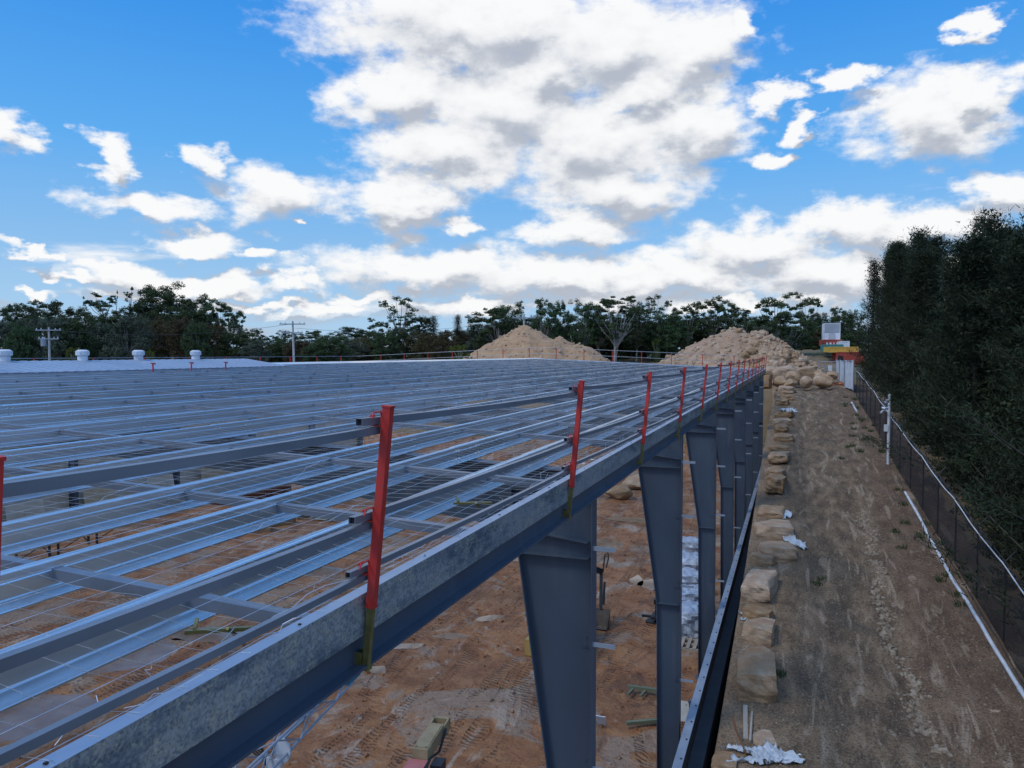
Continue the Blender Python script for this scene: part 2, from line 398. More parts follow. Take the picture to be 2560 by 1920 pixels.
# ------------------------------------------------------------------ shed frame
EX = -2.3; M_ = .0425; YE = 70.0; YS0 = -6.0; RX = -23.0
def rz(x):                                             # roof plane height (top of purlins)
    d = min(abs(x), abs(2 * RX - x))
    return 11.5 - (1.478 - M_ * d)
bld = empty('steel_shed', (RX, 35, 0))
tag(bld, 'unfinished steel framed shed with open galvanised roof purlins and tapered blue-grey columns', 'building')
class Sub:                                             # parts are modelled in world space, parented with an offset
    pass
def part(mb, name, mat, smooth=False, label=None, parent=None):
    o = mb.build(name, mat, None, smooth)
    p = parent or bld
    o.parent = p
    o.matrix_parent_inverse = Matrix.Translation(-Vector(bld.location))
    if p is not bld: o.matrix_parent_inverse = Matrix.Identity(4)
    if label: o['label'] = label
    return o
COLY = [-7.3 + 8.59 * k for k in range(10)]
COLY = [y for y in COLY if y < 71]
def column(mb, y, sgn):
    # sgn +1: outer face towards +X (right eave); -1 left eave
    def X(d): return (-2.5 - d) if sgn > 0 else (2 * RX + 2.5 + d)
    top = 11.5 - 1.9
    prof = [(0, -.2), (0, top), (1.15, top + .05), (1.03, 8.75), (.55, 5.4), (.50, -.2)]
    t = .008
    # web
    n = len(mb.v)
    for yy in (y - t, y + t):
        for (d, z) in prof: mb.v.append((X(d), yy, z))
    k = len(prof)
    mb.f.append(tuple(range(n, n + k))); mb.f.append(tuple(range(n + k, n + 2 * k))[::-1])
    # flanges
    w = .125; th = .016
    def fl(p, q):
        a = Vector((X(p[0]), y, p[1])); b = Vector((X(q[0]), y, q[1]))
        mb.bar(a, b, 2 * w, th, up=(1, 0, .02))
    mb.box((X(-.009), y, (top - .2) / 2), (th, 2 * w, top + .2))
    mb.bar((X(1.15), y, top + .05), (X(1.03), y, 8.75), 2 * w, th, up=(1, 0, 0))
    mb.bar((X(1.03), y, 8.75), (X(.55), y, 5.4), 2 * w, th, up=(1, 0, 0))
    mb.bar((X(.55), y, 5.4), (X(.50), y, -.1), 2 * w, th, up=(1, 0, 0))
    mb.box((X(.57), y, top + .05), (1.17, 2 * w, th))      # cap plate
    mb.box((X(.5), y + .01, 5.4), (.98, .2, .012)) if False else None
    mb.box((X(.27), y, .06), (.7, .36, .03))
    for sy in (-1, 1):
        mb.box((X(.285), y + sy * .066, 5.42), (.50, .112, .012)); mb.box((X(.52), y + sy * .066, 8.75), (.96, .112, .012))
    for z in (3.6, 5.9, 7.6, 8.9):
        mb.box((X(.09), y - .014, z), (.14, .012, .18))
        for q in (-.055, .055): mb.box((X(.09), y - .026, z + q), (.026, .014, .026))
    for q in range(5):
        for e in (-.075, .075): mb.box((X(.12 + q * .22), y + e, top + .03), (.03, .03, .03))
def rafter(mb, y, sgn):
    def P(d, z): return Vector(((-2.55 - d) if sgn > 0 else (2 * RX + 2.55 + d), y, z))
    L = abs(RX) - 2.55
    def tz(d): return rz(-2.55 - d) - .215
    def bz(d): return tz(d) - (.95 - .42 * min(1, d / 6) + 0)
    n = len(mb.v); ds = [0, 2, 4, 6, 12, L]
    for yy in (y - .007, y + .007):
        for d in ds: mb.v.append(tuple(P(d, tz(d)) + Vector((0, yy - y, 0))))
        for d in reversed(ds): mb.v.append(tuple(P(d, bz(d)) + Vector((0, yy - y, 0))))
    k = 2 * len(ds)
    mb.f.append(tuple(range(n, n + k))); mb.f.append(tuple(range(n + k, n + 2 * k))[::-1])
    mb.bar(P(0, tz(0) - .008), P(L, tz(L) - .008), .24, .014)
    for a, b in zip(ds, ds[1:]): mb.bar(P(a, bz(a)), P(b, bz(b)), .24, .014)
for y in COLY:
    for sgn in (1, -1):
        mb = MB(); column(mb, y, sgn); c = part(mb, 'column', PAINT)
        mb = MB(); rafter(mb, y, sgn); part(mb, 'rafter', PAINT)
        if sgn > 0:                                    # galvanised girt cleats on outer face
            for z in (3.6, 5.9, 7.6, 8.9):
                mb = MB(); mb.box((-2.33, y - .09, z), (.32, .012, .06)); part(mb, 'girt_cleat', PAINT2)
# purlins
PX = [3.28, 4.34, 5.39, 6.92, 8.45, 9.98, 11.51, 13.04, 14.57, 16.1, 17.63, 19.16, 20.7, 22.3]
def purlin(x, sgn):
    z = rz(x); d = .21; fl = .08; lip = .02; t = .0035
    zz = [(-fl, -lip), (-fl, 0), (0, 0), (0, -d), (fl, -d), (fl, -d + lip)]
    # thin Z: offset polyline
    pr = [(-fl, -lip), (-fl, 0), (0, 0), (0, -d + t), (fl - t, -d + t), (fl - t, -d + lip), (fl, -d + lip), (fl, -d), (-t, -d), (-t, -t), (-fl + t, -t), (-fl + t, -lip)]
    mb = MB(); ys = [YS0] + [y for y in COLY if y > YS0 + 1] + [YE]
    jit = random.Random(int(abs(x) * 100))
    for k, (a, b) in enumerate(zip(ys, ys[1:])):
        oz = .006 * (k % 2); ox = .007 * (k % 2) + jit.uniform(-.001, .001)
        mb.prof(pr, (x + sgn * ox, a - (.45 if k else 0), z - oz), (x + sgn * ox, b + .45 if b < YE else b, z - oz), (sgn, 0, 0), (0, 0, 1))
        # swage line ribs on the web, cleat bolts at laps
        a_ = a - (.45 if k else 0) + .004; b_ = b + .44 if b < YE else b - .004
        for (px_, pz_, pr_) in ((-.066, .001, .007), (-.014, .001, .007), (.001, -.055, .006), (.001, -.155, .006), (.060, -d + .006, .007), (fl + .001, -d + .014, .006)):
            mb.tube([(x + sgn * (px_ + ox), a_, z - oz + pz_), (x + sgn * (px_ + ox), b_, z - oz + pz_)], pr_, 6)
        if b < YE:
            for q in (-.4, -.3, .3, .4):
                for r_ in (-.05, -.16): mb.box((x + sgn * .014, b + q, z + r_), (.02, .022, .022))
    part(mb, 'purlin', GALV)
for x in PX:
    purlin(-x, 1); purlin(2 * RX + x, -1)
# eave purlin: C section, toes inward, worn face outward
def eave(x, sgn, y0=YS0, y1=YE):
    z = rz(x) ; d = .24; fl = .085; t = .004
    pr = [(0, 0), (-fl, 0), (-fl, -.02), (-fl + t, -.02), (-fl + t, -t), (-t, -t), (-t, -d + t), (-fl + t, -d + t), (-fl + t, -d + .02), (-fl, -d + .02), (-fl, -d), (0, -d)]
    mb = MB(); ys = [y0, .9 + .05, 9.4, 18.1, 26.6, 35.3, 43.8, 52.3, 61, y1]
    for a, b in zip(ys, ys[1:]):
        mb.prof(pr, (x, a + .004, z), (x, b - .004, z), (sgn, 0, 0), (0, 0, 1))
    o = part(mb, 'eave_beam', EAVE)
    bolts = MB()
    y = y0 + .8
    while y < y1:
        bolts.box((x - sgn * .04, y, z + .003), (.013, .013, .006)); y += 1.4
    part(bolts, 'roof_screw', DARKH)
    mb = MB()
    mb.prof([(-.03, 0), (-.11, 0), (-.11, -.012), (-.046, -.012), (-.046, -.17), (.03, -.17), (.03, -.186), (-.11, -.186), (-.11, -.17), (-.058, -.17), (-.058, -.012), (-.03, -.012)],
            (x - sgn * .01, y0, z - d - .006), (x - sgn * .01, y1, z - d - .006), (sgn, 0, 0), (0, 0, 1))
    part(mb, 'eave_strut', PAINT)
eave(EX, 1); eave(2 * RX - EX, -1)
# bridging channels
for k, cy in enumerate(COLY):
    for off in (2.15, 4.35, 6.75):
        y = cy + off
        if y < -5 or y > YE: continue
        for sgn in (1, -1):
            mb = MB(); xs = [2.39] + PX
            for a, b in zip(xs, xs[1:]):
                xa = -a - .1 if a > 2.4 else -a; xb = -b + .012
                za, zb = rz(xa), rz(xb)
                if sgn < 0: xa = 2 * RX - xa; xb = 2 * RX - xb
                mb.bar((xa, y, za - .055), (xb, y, zb - .055), .075, .004)
                mb.bar((xa, y - .036, za - .09), (xb, y - .036, zb - .09), .004, .07)
            part(mb, 'bridging_bar', BRIDGE)
# ridge + gable trims
mb = MB(); mb.prof([(-.45, -.06), (0, .03), (.45, -.06), (.45, -.075), (0, .012), (-.45, -.075)], (RX, 24, rz(RX) + .03), (RX, YE, rz(RX) + .03), (1, 0, 0), (0, 0, 1))
part(mb, 'ridge_cap', GALV)
mb = MB()
for sgn in (1, -1):
    x0 = EX if sgn > 0 else 2 * RX - EX
    mb.bar((x0, YE + .09, rz(x0) - .12), (RX, YE + .09, rz(RX) - .12), .05, .24)
part(mb, 'gable_beam', GALV)
# sheeted strip along the ridge with four vents
S0, S1, SW = -6.0, 28.0, 2.3
mb = MB(); h = .10; zt = rz(RX) + .24
N = 240
for i in range(int((S1 - S0) / .19)):
    y = S0 + i * .19
    yb = min(y + .19, S1)
    for sgn in (1, -1):
        xe = RX + sgn * SW; ze = rz(xe) + .03
        if sgn > 0: ze = rz(RX + SW) + .03
        # slanted end at the far side
        mb.box(((RX + xe) / 2, y + .095, (zt + ze) / 2), (SW / math.cos(math.atan((zt - ze) / SW)), .188, .02 if i % 2 else .045), Matrix.Rotation(sgn * math.atan((zt - ze) / SW), 3, 'Y'))
sh = part(mb, 'roof_sheet', SHEET)
mb = MB()
for sgn in (1, -1):
    xe = RX + sgn * (SW - .3)
    mb.bar((xe, S1, rz(xe) + .02), (RX, S1 + 9, rz(RX) + .02), .3, .03)
for (vx) in (10, 205, 345, 488):
    # place on the ridge line at this image column
    d = ray(vx, 880); t = (RX - CAM.x) / d.x; y = CAM.y + d.y * t
    mb = MB(); mb.cyl((RX + .02, y, zt - .05), .16, .22, 18); mb.cyl((RX + .02, y, zt + .17), .19, .03, 18, .21); mb.cyl((RX + .02, y, zt + .20), .21, .13, 18, .21); mb.cyl((RX + .02, y, zt + .33), .21, .05, 18, .13)
    for q in range(12): mb.box((RX + .02 + .212 * math.cos(q * .5236), y + .212 * math.sin(q * .5236), zt + .265), (.012, .012, .11))
    part(mb, 'roof_vent', WHITE, smooth=False)
# left wall precast panels (parts of the shed)
for k, y in enumerate(COLY[:-1]):
    mb = MB(); mb.box((2 * RX + 2.2, y + 4.295, 2.3), (.16, 8.5, 4.6)); part(mb, 'wall_panel', CREAM)
# low dark wall along the track with galvanised angle on top
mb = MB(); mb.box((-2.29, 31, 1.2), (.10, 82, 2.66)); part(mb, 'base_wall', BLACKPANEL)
ang = MB(); ang.box((-2.255, 31, 2.542), (.20, 82.1, .012)); ang.box((-2.232 + .0, 31, 2.49), (.008, 82, .1)); part(ang, 'wall_angle', PAINT2)
mb = MB(); y = -4
while y < 72: mb.cyl((-2.215, y, 2.55), .022, .02, 8); y += .9
part(mb, 'anchor_bolt', DARKH)
mb = MB(); mb.box((-2.06, 31, .55), (.34, 82, 2.4)); part(mb, 'footing', simple('dark_footing', (.02, .024, .03), (.035, .04, .045), 2, .6))  # near-black block along the foot of the base wall

# ------------------------------------------------------------------ safety mesh (one welded wire sheet)
mesh = MB(); rr = random.Random(3)
def sag(x, y):
    xs = [2.3] + PX + [23]
    ax = abs(x)
    for a, b in zip(xs, xs[1:]):
        if a <= ax <= b:
            k = (ax - a) / (b - a); s = 4 * k * (1 - k); return s * (.045 + .03 * mn.noise(Vector((a, y * .25, 0))))
    return 0
y = 1.0
while y < 69.5:
    r = .0016 if y < 12 else (.0022 if y < 28 else .003)
    pts = []; xs = [2.34] + PX
    j = rr.uniform(-.02, .02)
    xx = 2.32; lim = 12 if y < 25 else 8
    while xx < lim:
        yy = y + j + .03 * mn.noise(Vector((xx * 1.1, y * 3, 0)))
        pts.append((-xx, yy, rz(-xx) + .012 - sag(-xx, y) + .006 * mn.noise(Vector((xx * 4, y * 9, 1)))))
        xx += .27 if xx < 7 else .5
    mesh.wire(pts, r)
    y += .2 if y < 16 else (.4 if y < 30 else .9)
xx = 2.42
while xx < 11:
    pts = []; y = 0.5
    while y < 40:
        pts.append((-xx + .03 * mn.noise(Vector((y * .6, xx * 7, 0))), y, rz(-xx) + .015 - sag(-xx, y) + .008 * mn.noise(Vector((y * 1.5, xx * 9, 2)))))
        y += .3 if y < 12 else 1.0
    mesh.wire(pts, .0017)
    xx += .3 if xx < 8 else .5
# twisted loose ends along the eave
y = 1.2
while y < 30:
    p = Vector((-2.40, y, rz(-2.4) + .01)); pts = [p]
    for k in range(6):
        p = p + Vector((rr.uniform(-.05, .05), rr.uniform(-.01, .09), rr.uniform(-.015, .03))); pts.append(p)
    mesh.wire(pts, .002)
    if rr.random() < .5: mesh.wire([(-2.45, y, rz(-2.4)), (-2.42 + rr.uniform(-.03, .03), y + .02, rz(-2.4) + rr.uniform(.04, .12))], .0016)
    y += rr.uniform(.15, .5)
pts = []; y = .8
while y < 24:
    pts.append((-2.46 + .05 * math.sin(y * 3.1) + rr.uniform(-.02, .02), y, rz(-2.4) + .02 + rr.uniform(-.01, .03))); y += .17
mesh.wire(pts, .0026)
for a in range(14):
    y = rr.uniform(1.5, 14); x = -rr.uniform(2.6, 6); z = rz(x)
    q = [Vector((x, y, z + .01))]
    for k in range(5): q.append(q[-1] + Vector((rr.uniform(-.06, .02), rr.uniform(.08, .2), rr.uniform(-.02, .03))))
    mesh.wire(q, .0022)
tag(mesh.build('safety_mesh', WIRE), 'thin welded wire safety mesh laid loosely over the galvanised roof purlins', 'safety mesh')

# ------------------------------------------------------------------ guard rail posts
def make_post():
    root = empty('guardrail_post', (0, 0, 0))
    # local z = 0 at beam top, axis along local z
    s = MB(); w = .0245
    s.box((0, 0, .5), (2 * w, 2 * w, 1.16)); 
    s.box((0, 0, 1.085), (2 * w + .008, 2 * w + .008, .012)); s.box((0, 0, -.075), (2 * w + .008, 2 * w + .008, .012))
    s.build('sleeve', RED, root)
    t = MB(); t.box((0, 0, -.26), (.037, .037, .38)); t.build('lower_tube', OLIVE, root)
    c = MB()
    c.box((-.02, -.0, -.44), (.09, .055, .02))
    c.box((-.10, -.028, -.395), (.16, .006, .09)); c.box((-.10, .028, -.395), (.16, .006, .09))
    c.box((-.155, 0, -.345), (.05, .052, .012)); c.box((-.135, 0, -.375), (.012, .05, .05))
    c.tube([(-.10, -.05, -.40), (-.10, .05, -.40)], .010, 8)
    c.tube([(-.15, -.045, -.42), (-.15, .045, -.42)], .008, 8)
    c.build('clamp', OLIVE, root)
    for h in (1.0, .45, .14):
        b = MB()
        b.box((-.062, 0, h - .032), (.062, .05, .006)); b.box((-.096, 0, h - .005), (.006, .05, .06))
        b.tube([(-.036, .0, h - .032), (-.036, -.005, h + .03), (-.036, -.018, h + .052), (-.036, -.10, h + .052), (-.036, -.105, h + .020)], .005, 6)
        b.tube([(-.06, 0, h - .035), (-.06, 0, h - .065)], .006, 6)
        b.build('rail_bracket', REDD, root)
    return root
post0 = make_post()
post_y = [1.515] + [3.77 + 4.2 * k for k in range(16)]
LEAN = R(5.3)
PXX = EX + .045
for i, y in enumerate(post_y):
    o = post0 if i == 0 else copy_tree(post0)
    o.location = (PXX, y, rz(EX)); rl = random.Random(i)
    o.rotation_euler = (R(rl.uniform(-.6, .6)), LEAN + R(rl.uniform(-.5, .5)), R(rl.uniform(-2, 2)))
    if i == 0: lab = 'red guardrail post cut off by the left edge of the photo'
    elif i == 1: lab = 'large red square guardrail post clamped to the eave beam, standing full height in front'
    elif i == len(post_y) - 1: lab = 'red guardrail post at the far end of the eave beam beside the boulders'
    else: lab = ORD[i] + ' red guardrail post of the eave row, counted from the left edge'
    tag(o, lab, 'guardrail post', 'red guardrail posts clamped to the eave beam')
# rails
hh = {'top': 1.0, 'middle': .45, 'bottom': .14}
for nm, h in hh.items():
    for i in range(len(post_y) - 1):
        ya, yb = post_y[i], post_y[i + 1]
        if i == 0: ya -= .9
        xo = PXX + math.sin(LEAN) * h - .068
        mb = MB(); s = .021 if nm != 'bottom' else .019
        L = yb - ya
        w = .042 if nm != 'bottom' else .036
        z0 = rz(EX) + h * math.cos(LEAN)
        A = Vector((xo, ya - .17, z0 + .006)); B = Vector((xo, yb + .10, z0 - w - .012))
        # hollow square tube with sag
        n = 8; P = []
        for k in range(n + 1):
            t = k / n; p = A.lerp(B, t); p.z -= .014 * 4 * t * (1 - t) * (1 if i else .8) * (1.3 if nm == 'top' else 1); P.append(p)
        base = len(mb.v)
        for p in P:
            for (a, b) in ((-1, -1), (1, -1), (1, 1), (-1, 1)): mb.v.append((p.x + a * w / 2, p.y, p.z + b * w / 2))
        for k in range(n):
            for q in range(4):
                q2 = (q + 1) % 4; mb.f.append((base + k * 4 + q, base + k * 4 + q2, base + k * 4 + 4 + q2, base + k * 4 + 4 + q))
        # open ends: rim plus recessed dark plate standing for the shade inside
        for e, p, dy in ((0, P[0], .02), (n, P[-1], -.02)):
            wi = w / 2 - .003; b0 = len(mb.v)
            for yy in (p.y, p.y + dy):
                for (a, b) in ((-1, -1), (1, -1), (1, 1), (-1, 1)): mb.v.append((p.x + a * wi, yy, p.z + b * wi))
            for q in range(4):
                q2 = (q + 1) % 4
                mb.f.append((base + e * 4 + q, base + e * 4 + q2, b0 + q2, b0 + q)); mb.f.append((b0 + q, b0 + q2, b0 + 4 + q2, b0 + 4 + q))
        o = mb.build('guard_rail', RAILM, origin=tuple(A))
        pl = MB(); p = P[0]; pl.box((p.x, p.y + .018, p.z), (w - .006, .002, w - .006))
        d = pl.build('tube_shade', DARKH, origin=tuple(A)); d.parent = o; d.location = (0, 0, 0)
        seg = 'from the left edge to the large red post' if i == 0 else 'between %s and %s red eave posts' % (ORD[i], ORD[i + 1])
        tag(o, '%s grey guard rail tube %s' % (nm, seg), 'guard rail', 'grey rails of the eave guardrail')
# far gable + left eave rails: slim posts
fp = MB(); fp.box((0, 0, .55), (.06, .06, 1.1)); 
fpost = empty('edge_post'); fp.build('post_tube', RED, fpost)
b = MB(); b.box((-.06, 0, 1.06), (.06, .08, .05)); b.build('rail_bracket', REDD, fpost)
spots = []
gx = -5.0; k = 0
while gx > 2 * RX + 2.5: spots.append((gx, YE + .2, 'gable')); gx -= 2.75
gy = YE - 3
while gy > 30: spots.append((2 * RX + 2.45, gy, 'left')); gy -= 4.2
for i, (x, y, k) in enumerate(spots):
    o = fpost if i == 0 else copy_tree(fpost)
    o.location = (x, y, rz(x) - .02)
    n = sum(1 for q in spots[:i] if q[2] == k)
    tag(o, ('%s slim red post across the far roof end, counted from the right' if k == 'gable' else '%s slim red post on the far left roof side, counted from its far corner') % ORD[n],
        'edge post', 'slim red posts on the far roof edges')
def simple_rail(name, pts, r, mat, label, cat, group=None):
    mb = MB(); mb.tube(pts, r, 6); o = mb.build(name, mat, origin=tuple(pts[0])); tag(o, label, cat, group); return o
for h, nm in ((1.06, 'upper'), (.5, 'lower')):
    simple_rail('guard_rail', [(-4.5, YE + .16, rz(-4.5) + h), (RX, YE + .16, rz(RX) + h), (2 * RX + 2.4, YE + .16, rz(EX) + h)], .022, PAINT2,
                nm + ' guard rail across the far end of the roof in front of the sand heap', 'guard rail', 'rails on the far roof edges')
    simple_rail('guard_rail', [(2 * RX + 2.4, YE + .1, rz(EX) + h), (2 * RX + 2.4, 30, rz(EX) + h)], .022, PAINT2,
                nm + ' guard rail along the far left roof edge behind the ridge', 'guard rail', 'rails on the far roof edges')
for i, px in enumerate((382, 478, 564)):
    d = ray(px, 900); t = -(20.4) / d.x; y = d.y * t
    o = empty('ridge_stub_post', (-20.4, y, rz(-20.4)))
    m1 = MB(); m1.box((0, 0, .12), (.035, .035, .28)); m1.build('post_tube', RED, o)
    m1 = MB(); m1.box((0, 0, .27), (.035, .20, .03)); m1.box((0, .085, .24), (.035, .02, .05)); m1.build('cross_piece', REDD, o)
    tag(o, ['left', 'middle', 'right'][i] + ' of the three short rusty T-shaped posts beside the sheeted ridge', 'stub post', 'short T-shaped posts by the ridge')
# olive clamp lying on the mesh
for (px, py, zz) in ((1185, 1255, -.02), (560, 1570, -.1)):
    p = PZ(px, py, rz(-2.9) + zz)
    m1 = MB(); m1.bar((p.x - .15, p.y - .12, p.z), (p.x + .13, p.y + .11, p.z - .02), .030, .02); m1.bar((p.x - .12, p.y - .08, p.z + .01), (p.x - .17, p.y - .01, p.z + .03), .02, .015); m1.bar((p.x + .02, p.y, p.z), (p.x + .03, p.y + .05, p.z - .05), .025, .015)
    o = m1.build('spare_clamp', OLIVE, origin=tuple(p))
    tag(o, 'olive clamp arm lying on the wire mesh ' + ('beyond the large red post' if px > 1000 else 'left of the large red post'), 'clamp')

# ------------------------------------------------------------------ stones
def rock_mesh(name, seed, boxy=True, sub=3):
    import bmesh
    bm = bmesh.new()
    if boxy:
        bmesh.ops.create_cube(bm, size=2)
        bmesh.ops.subdivide_edges(bm, edges=bm.edges[:], cuts=7, use_grid_fill=True)
    else:
        bmesh.ops.create_icosphere(bm, subdivisions=sub, radius=1)
    rnd = random.Random(seed); planes = []
    for k in range(9 if not boxy else 6):
        n = Vector((rnd.uniform(-1, 1), rnd.uniform(-1, 1), rnd.uniform(-.8, 1))).normalized(); planes.append((n, rnd.uniform(.62, .9) if not boxy else rnd.uniform(1.15, 1.4)))
    for v in bm.verts:
        co = v.co.copy()
        if boxy:
            l = co.length; s = co.normalized() * 1.35; co = co.lerp(s, .12)
        for n, d in planes:
            e = co.dot(n) - d
            if e > 0: co -= n * e
        c2 = co * 1.4 + Vector((seed * 3.1, 0, 0))
        co *= 1 + .10 * fbm(c2.x, c2.y, c2.z, 4) * 1.6
        v.co = co
    me = bpy.data.meshes.new(name); bm.to_mesh(me); bm.free(); me.materials.append(STONE)
    if not boxy: pass
    return me
BLK = [rock_mesh('sandstone_block', s, True) for s in range(5)]
BOU = [rock_mesh('boulder', 20 + s, False, 3) for s in range(7)]
def put(me, name, loc, size, rot, label, cat, group=None, mat=None):
    o = bpy.data.objects.new(name, me); COL.objects.link(o)
    o.location = loc; o.scale = (size[0] / 2, size[1] / 2, size[2] / 2); o.rotation_euler = rot
    tag(o, label, cat, group); return o
def ground_hit(px, py):
    d = ray(px, py); t = 5
    while t < 400:
        p = CAM + d * t
        if p.z < H(p.x, p.y): return p
        t += .25
    return p
# row of blocks along the track's left edge: (px centre, px bottom y, width px, height of top in px, description)
rowb = [(1887, 1762, 78, 140, 'largest tan sandstone block of the row on the track edge, nearest intact one'),
        (1893, 1620, 62, 82, 'orange-faced sandstone block just beyond the largest block of the track edge row'),
        (1893, 1560, 58, 50, 'pale flat topped sandstone block before the orange-faced one'),
        (1898, 1510, 58, 95, 'brown square sandstone block with a dark near face on the track edge'),
        (1905, 1415, 48, 32, 'small orange sandstone block wedged against the reddish slab'),
        (1940, 1410, 72, 70, 'broad reddish-brown sandstone slab with white plastic draped on its right side'),
        (1930, 1350, 76, 62, 'dusty flat sandstone slab before the torn white plastic'),
        (1940, 1242, 38, 66, 'upright sandstone block with an orange near face and pale top'),
        (1948, 1165, 40, 45, 'rounded brown sandstone block half sunk beyond the upright one'),
        (1958, 1105, 40, 25, 'low crumbled sandstone block with a scrap pile beside it'),
        (1952, 1083, 26, 30, 'small orange sandstone block topped with white plastic'),
        (1960, 1045, 36, 24, 'grey-brown sandstone block with white plastic on its right corner'),
        (1955, 1014, 26, 26, 'small squarish sandstone block in the far part of the row'),
        (1928, 1300, 52, 34, 'cracked low slab between two flat slabs of the track edge row'),
        (1938, 1196, 36, 30, 'small buff block between the upright block and the rounded brown one'),
        (1946, 1134, 38, 26, 'buff block tight behind the rounded brown one'),
        (1953, 1064, 34, 24, 'half buried block between the two plastic-topped blocks'),
        (1962, 1002, 30, 20, 'little brown block close to the far end of the row'),
        (1908, 1460, 50, 46, 'tan block filling the gap behind the brown square block'),
        (1965, 985, 32, 34, 'pale capped sandstone block at the far end of the row')]
def py_ok(v): return v > 1300
for i, (px, by, w, hp, lab) in enumerate(rowb):
    p = ground_hit(px, by); dep = (p - CAM).length * .96
    k_ = dep / F; wm = w * k_ * 1.12; hm = max(.4, min(.8, hp * k_ * .55)); ln = max(.6, min(3.4, (hp * k_ - .85 * hm) / (.40 if py_ok(by) else .22)))
    put(BLK[i % 5], 'sandstone_block', (p.x, p.y + ln / 2, p.z + hm * .30 + (zp(p.y + ln / 2) - zp(p.y))), (wm, ln, hm), (R(random.uniform(-5, 5)), R(random.uniform(-5, 5)), R(random.uniform(-10, 10))), lab, 'stone block', 'sandstone blocks lining the track')
# boulders at the end of the track (px, py centre, w, h, label)
endb = [(1838 + 10, 942, 34, 26, 'rounded'), (1880, 926, 40, 24, 'flat'), (1920, 930, 42, 26, 'pale'), (1958, 932, 48, 24, 'long'), (1985, 944, 44, 30, 'tan'),
        (1955, 955, 46, 26, 'wide'), (1905, 955, 38, 24, 'low'), (2015, 955, 34, 26, 'orange-stained'), (2058, 952, 48, 34, 'big whitish'), (2020, 930, 36, 20, 'grey'),
        (2050, 935, 34, 20, 'thin'), (2080, 938, 28, 18, 'small'), (1925, 905, 40, 24, 'cracked'), (1962, 900, 40, 26, 'squared'), (2000, 905, 36, 30, 'upright'), (1940, 888, 36, 22, 'tilted'), (1995, 890, 30, 20, 'chipped'), (1975, 960, 34, 22, 'sunken'), (1905, 890, 34, 22, 'ruddy')]
for i, (px, py, w, h, adj) in enumerate(endb):
    dep = 72 + (955 - py) * .22; p = PD(px, py, dep); k = dep / F
    put(BOU[i % 7] if i % 3 else BLK[i % 5], 'boulder', p, (w * k * 1.1, w * k * .9, h * k * 1.25), (R(random.uniform(-12, 12)), R(random.uniform(-12, 12)), random.uniform(0, 6.28) if i % 3 else R(random.uniform(-15, 15))),
        '%s sandstone boulder in the %s half of the heap closing the track' % (adj, ('left' if px < 1950 else 'right')), 'boulder', 'boulders heaped at the end of the track')
# interior blocks
inb = [(1545, 1248, 74, 36, 'nearer big sandstone boulder seen between the first two columns'), (1590, 1225, 74, 34, 'farther big sandstone boulder behind another, seen between the first two columns'),
       (640, 1330, 64, 30, 'leftmost sandstone block of the line on the shed floor under the purlins'), (700, 1312, 62, 26, 'middle sandstone block of the line on the shed floor under the purlins'),
       (752, 1296, 40, 24, 'sandstone block second from right of the line on the shed floor'), (775, 1288, 30, 22, 'rightmost sandstone block of the line on the shed floor')]
for i, (px, py, w, h, lab) in enumerate(inb):
    p = PZ(px, py, 0); dep = (p - CAM).dot(-(MW @ Vector((0, 0, 1)))); k = dep / F
    put(BOU[i % 7] if i < 2 else BLK[i % 5], 'sandstone_block', (p.x, p.y, h * k * .5), (w * k, w * k * .7, h * k * 1.2), (0, 0, R(20 * i)), lab, 'stone block', 'blocks on the shed floor')

# ------------------------------------------------------------------ heaps
def heap(name, cx, cy, rx, ry, peaks, zb, mat, label, seed, rough=1.0, n=120):
    """peaks: list of (u, height, spread) along x"""
    mb = MB()
    for j in range(n + 1):
        for i in range(n + 1):
            u = -1 + 2 * i / n; v = -1 + 2 * j / n
            hgt = 0
            for (pu, pv, ph, sx, sy) in peaks:
                d = math.sqrt(((u - pu) / sx) ** 2 + ((v - pv) / sy) ** 2)
                hgt = max(hgt, ph * max(0, 1 - d ** 1.15))
            x = cx + u * rx; y = cy + v * ry
            e = fbm(x * .35, y * .35, seed, 5) * 1.0 + fbm(x * 1.3, y * 1.3, seed + 3, 4) * .35 * rough
            hgt = hgt + e * min(1, hgt / 1.5) - .25
            mb.v.append((x, y, zb + hgt))
    for j in range(n):
        for i in range(n):
            a = j * (n + 1) + i; mb.f.append((a, a + 1, a + n + 2, a + n + 1))
    o = mb.build(name, mat, smooth=True, origin=(cx, cy, zb)); tag(o, label, 'heap'); return o, mb
sand, sandmb = heap('sand_heap', -30, 90, 13, 9, [(-.13, 0, 6.3, .86, .9), (.40, .0, 4.3, .48, .7), (.20, .1, 5.0, .5, .7)], 8.9, SANDM, 'orange-brown sand heap with one main peak behind the far end of the roof', 2, .8)
rub, rubmb = heap('rubble_heap', -6.6, 92, 12.5, 9, [(-.02, 0, 6.3, .9, .9), (.22, -.1, 5.7, .66, .8), (-.36, .0, 4.4, .52, .8), (.42, -.2, 4.4, .45, .7)], 8.4, PILEM, 'pale sandstone rubble heap at the far end of the eave behind the red posts', 9, 1.3)
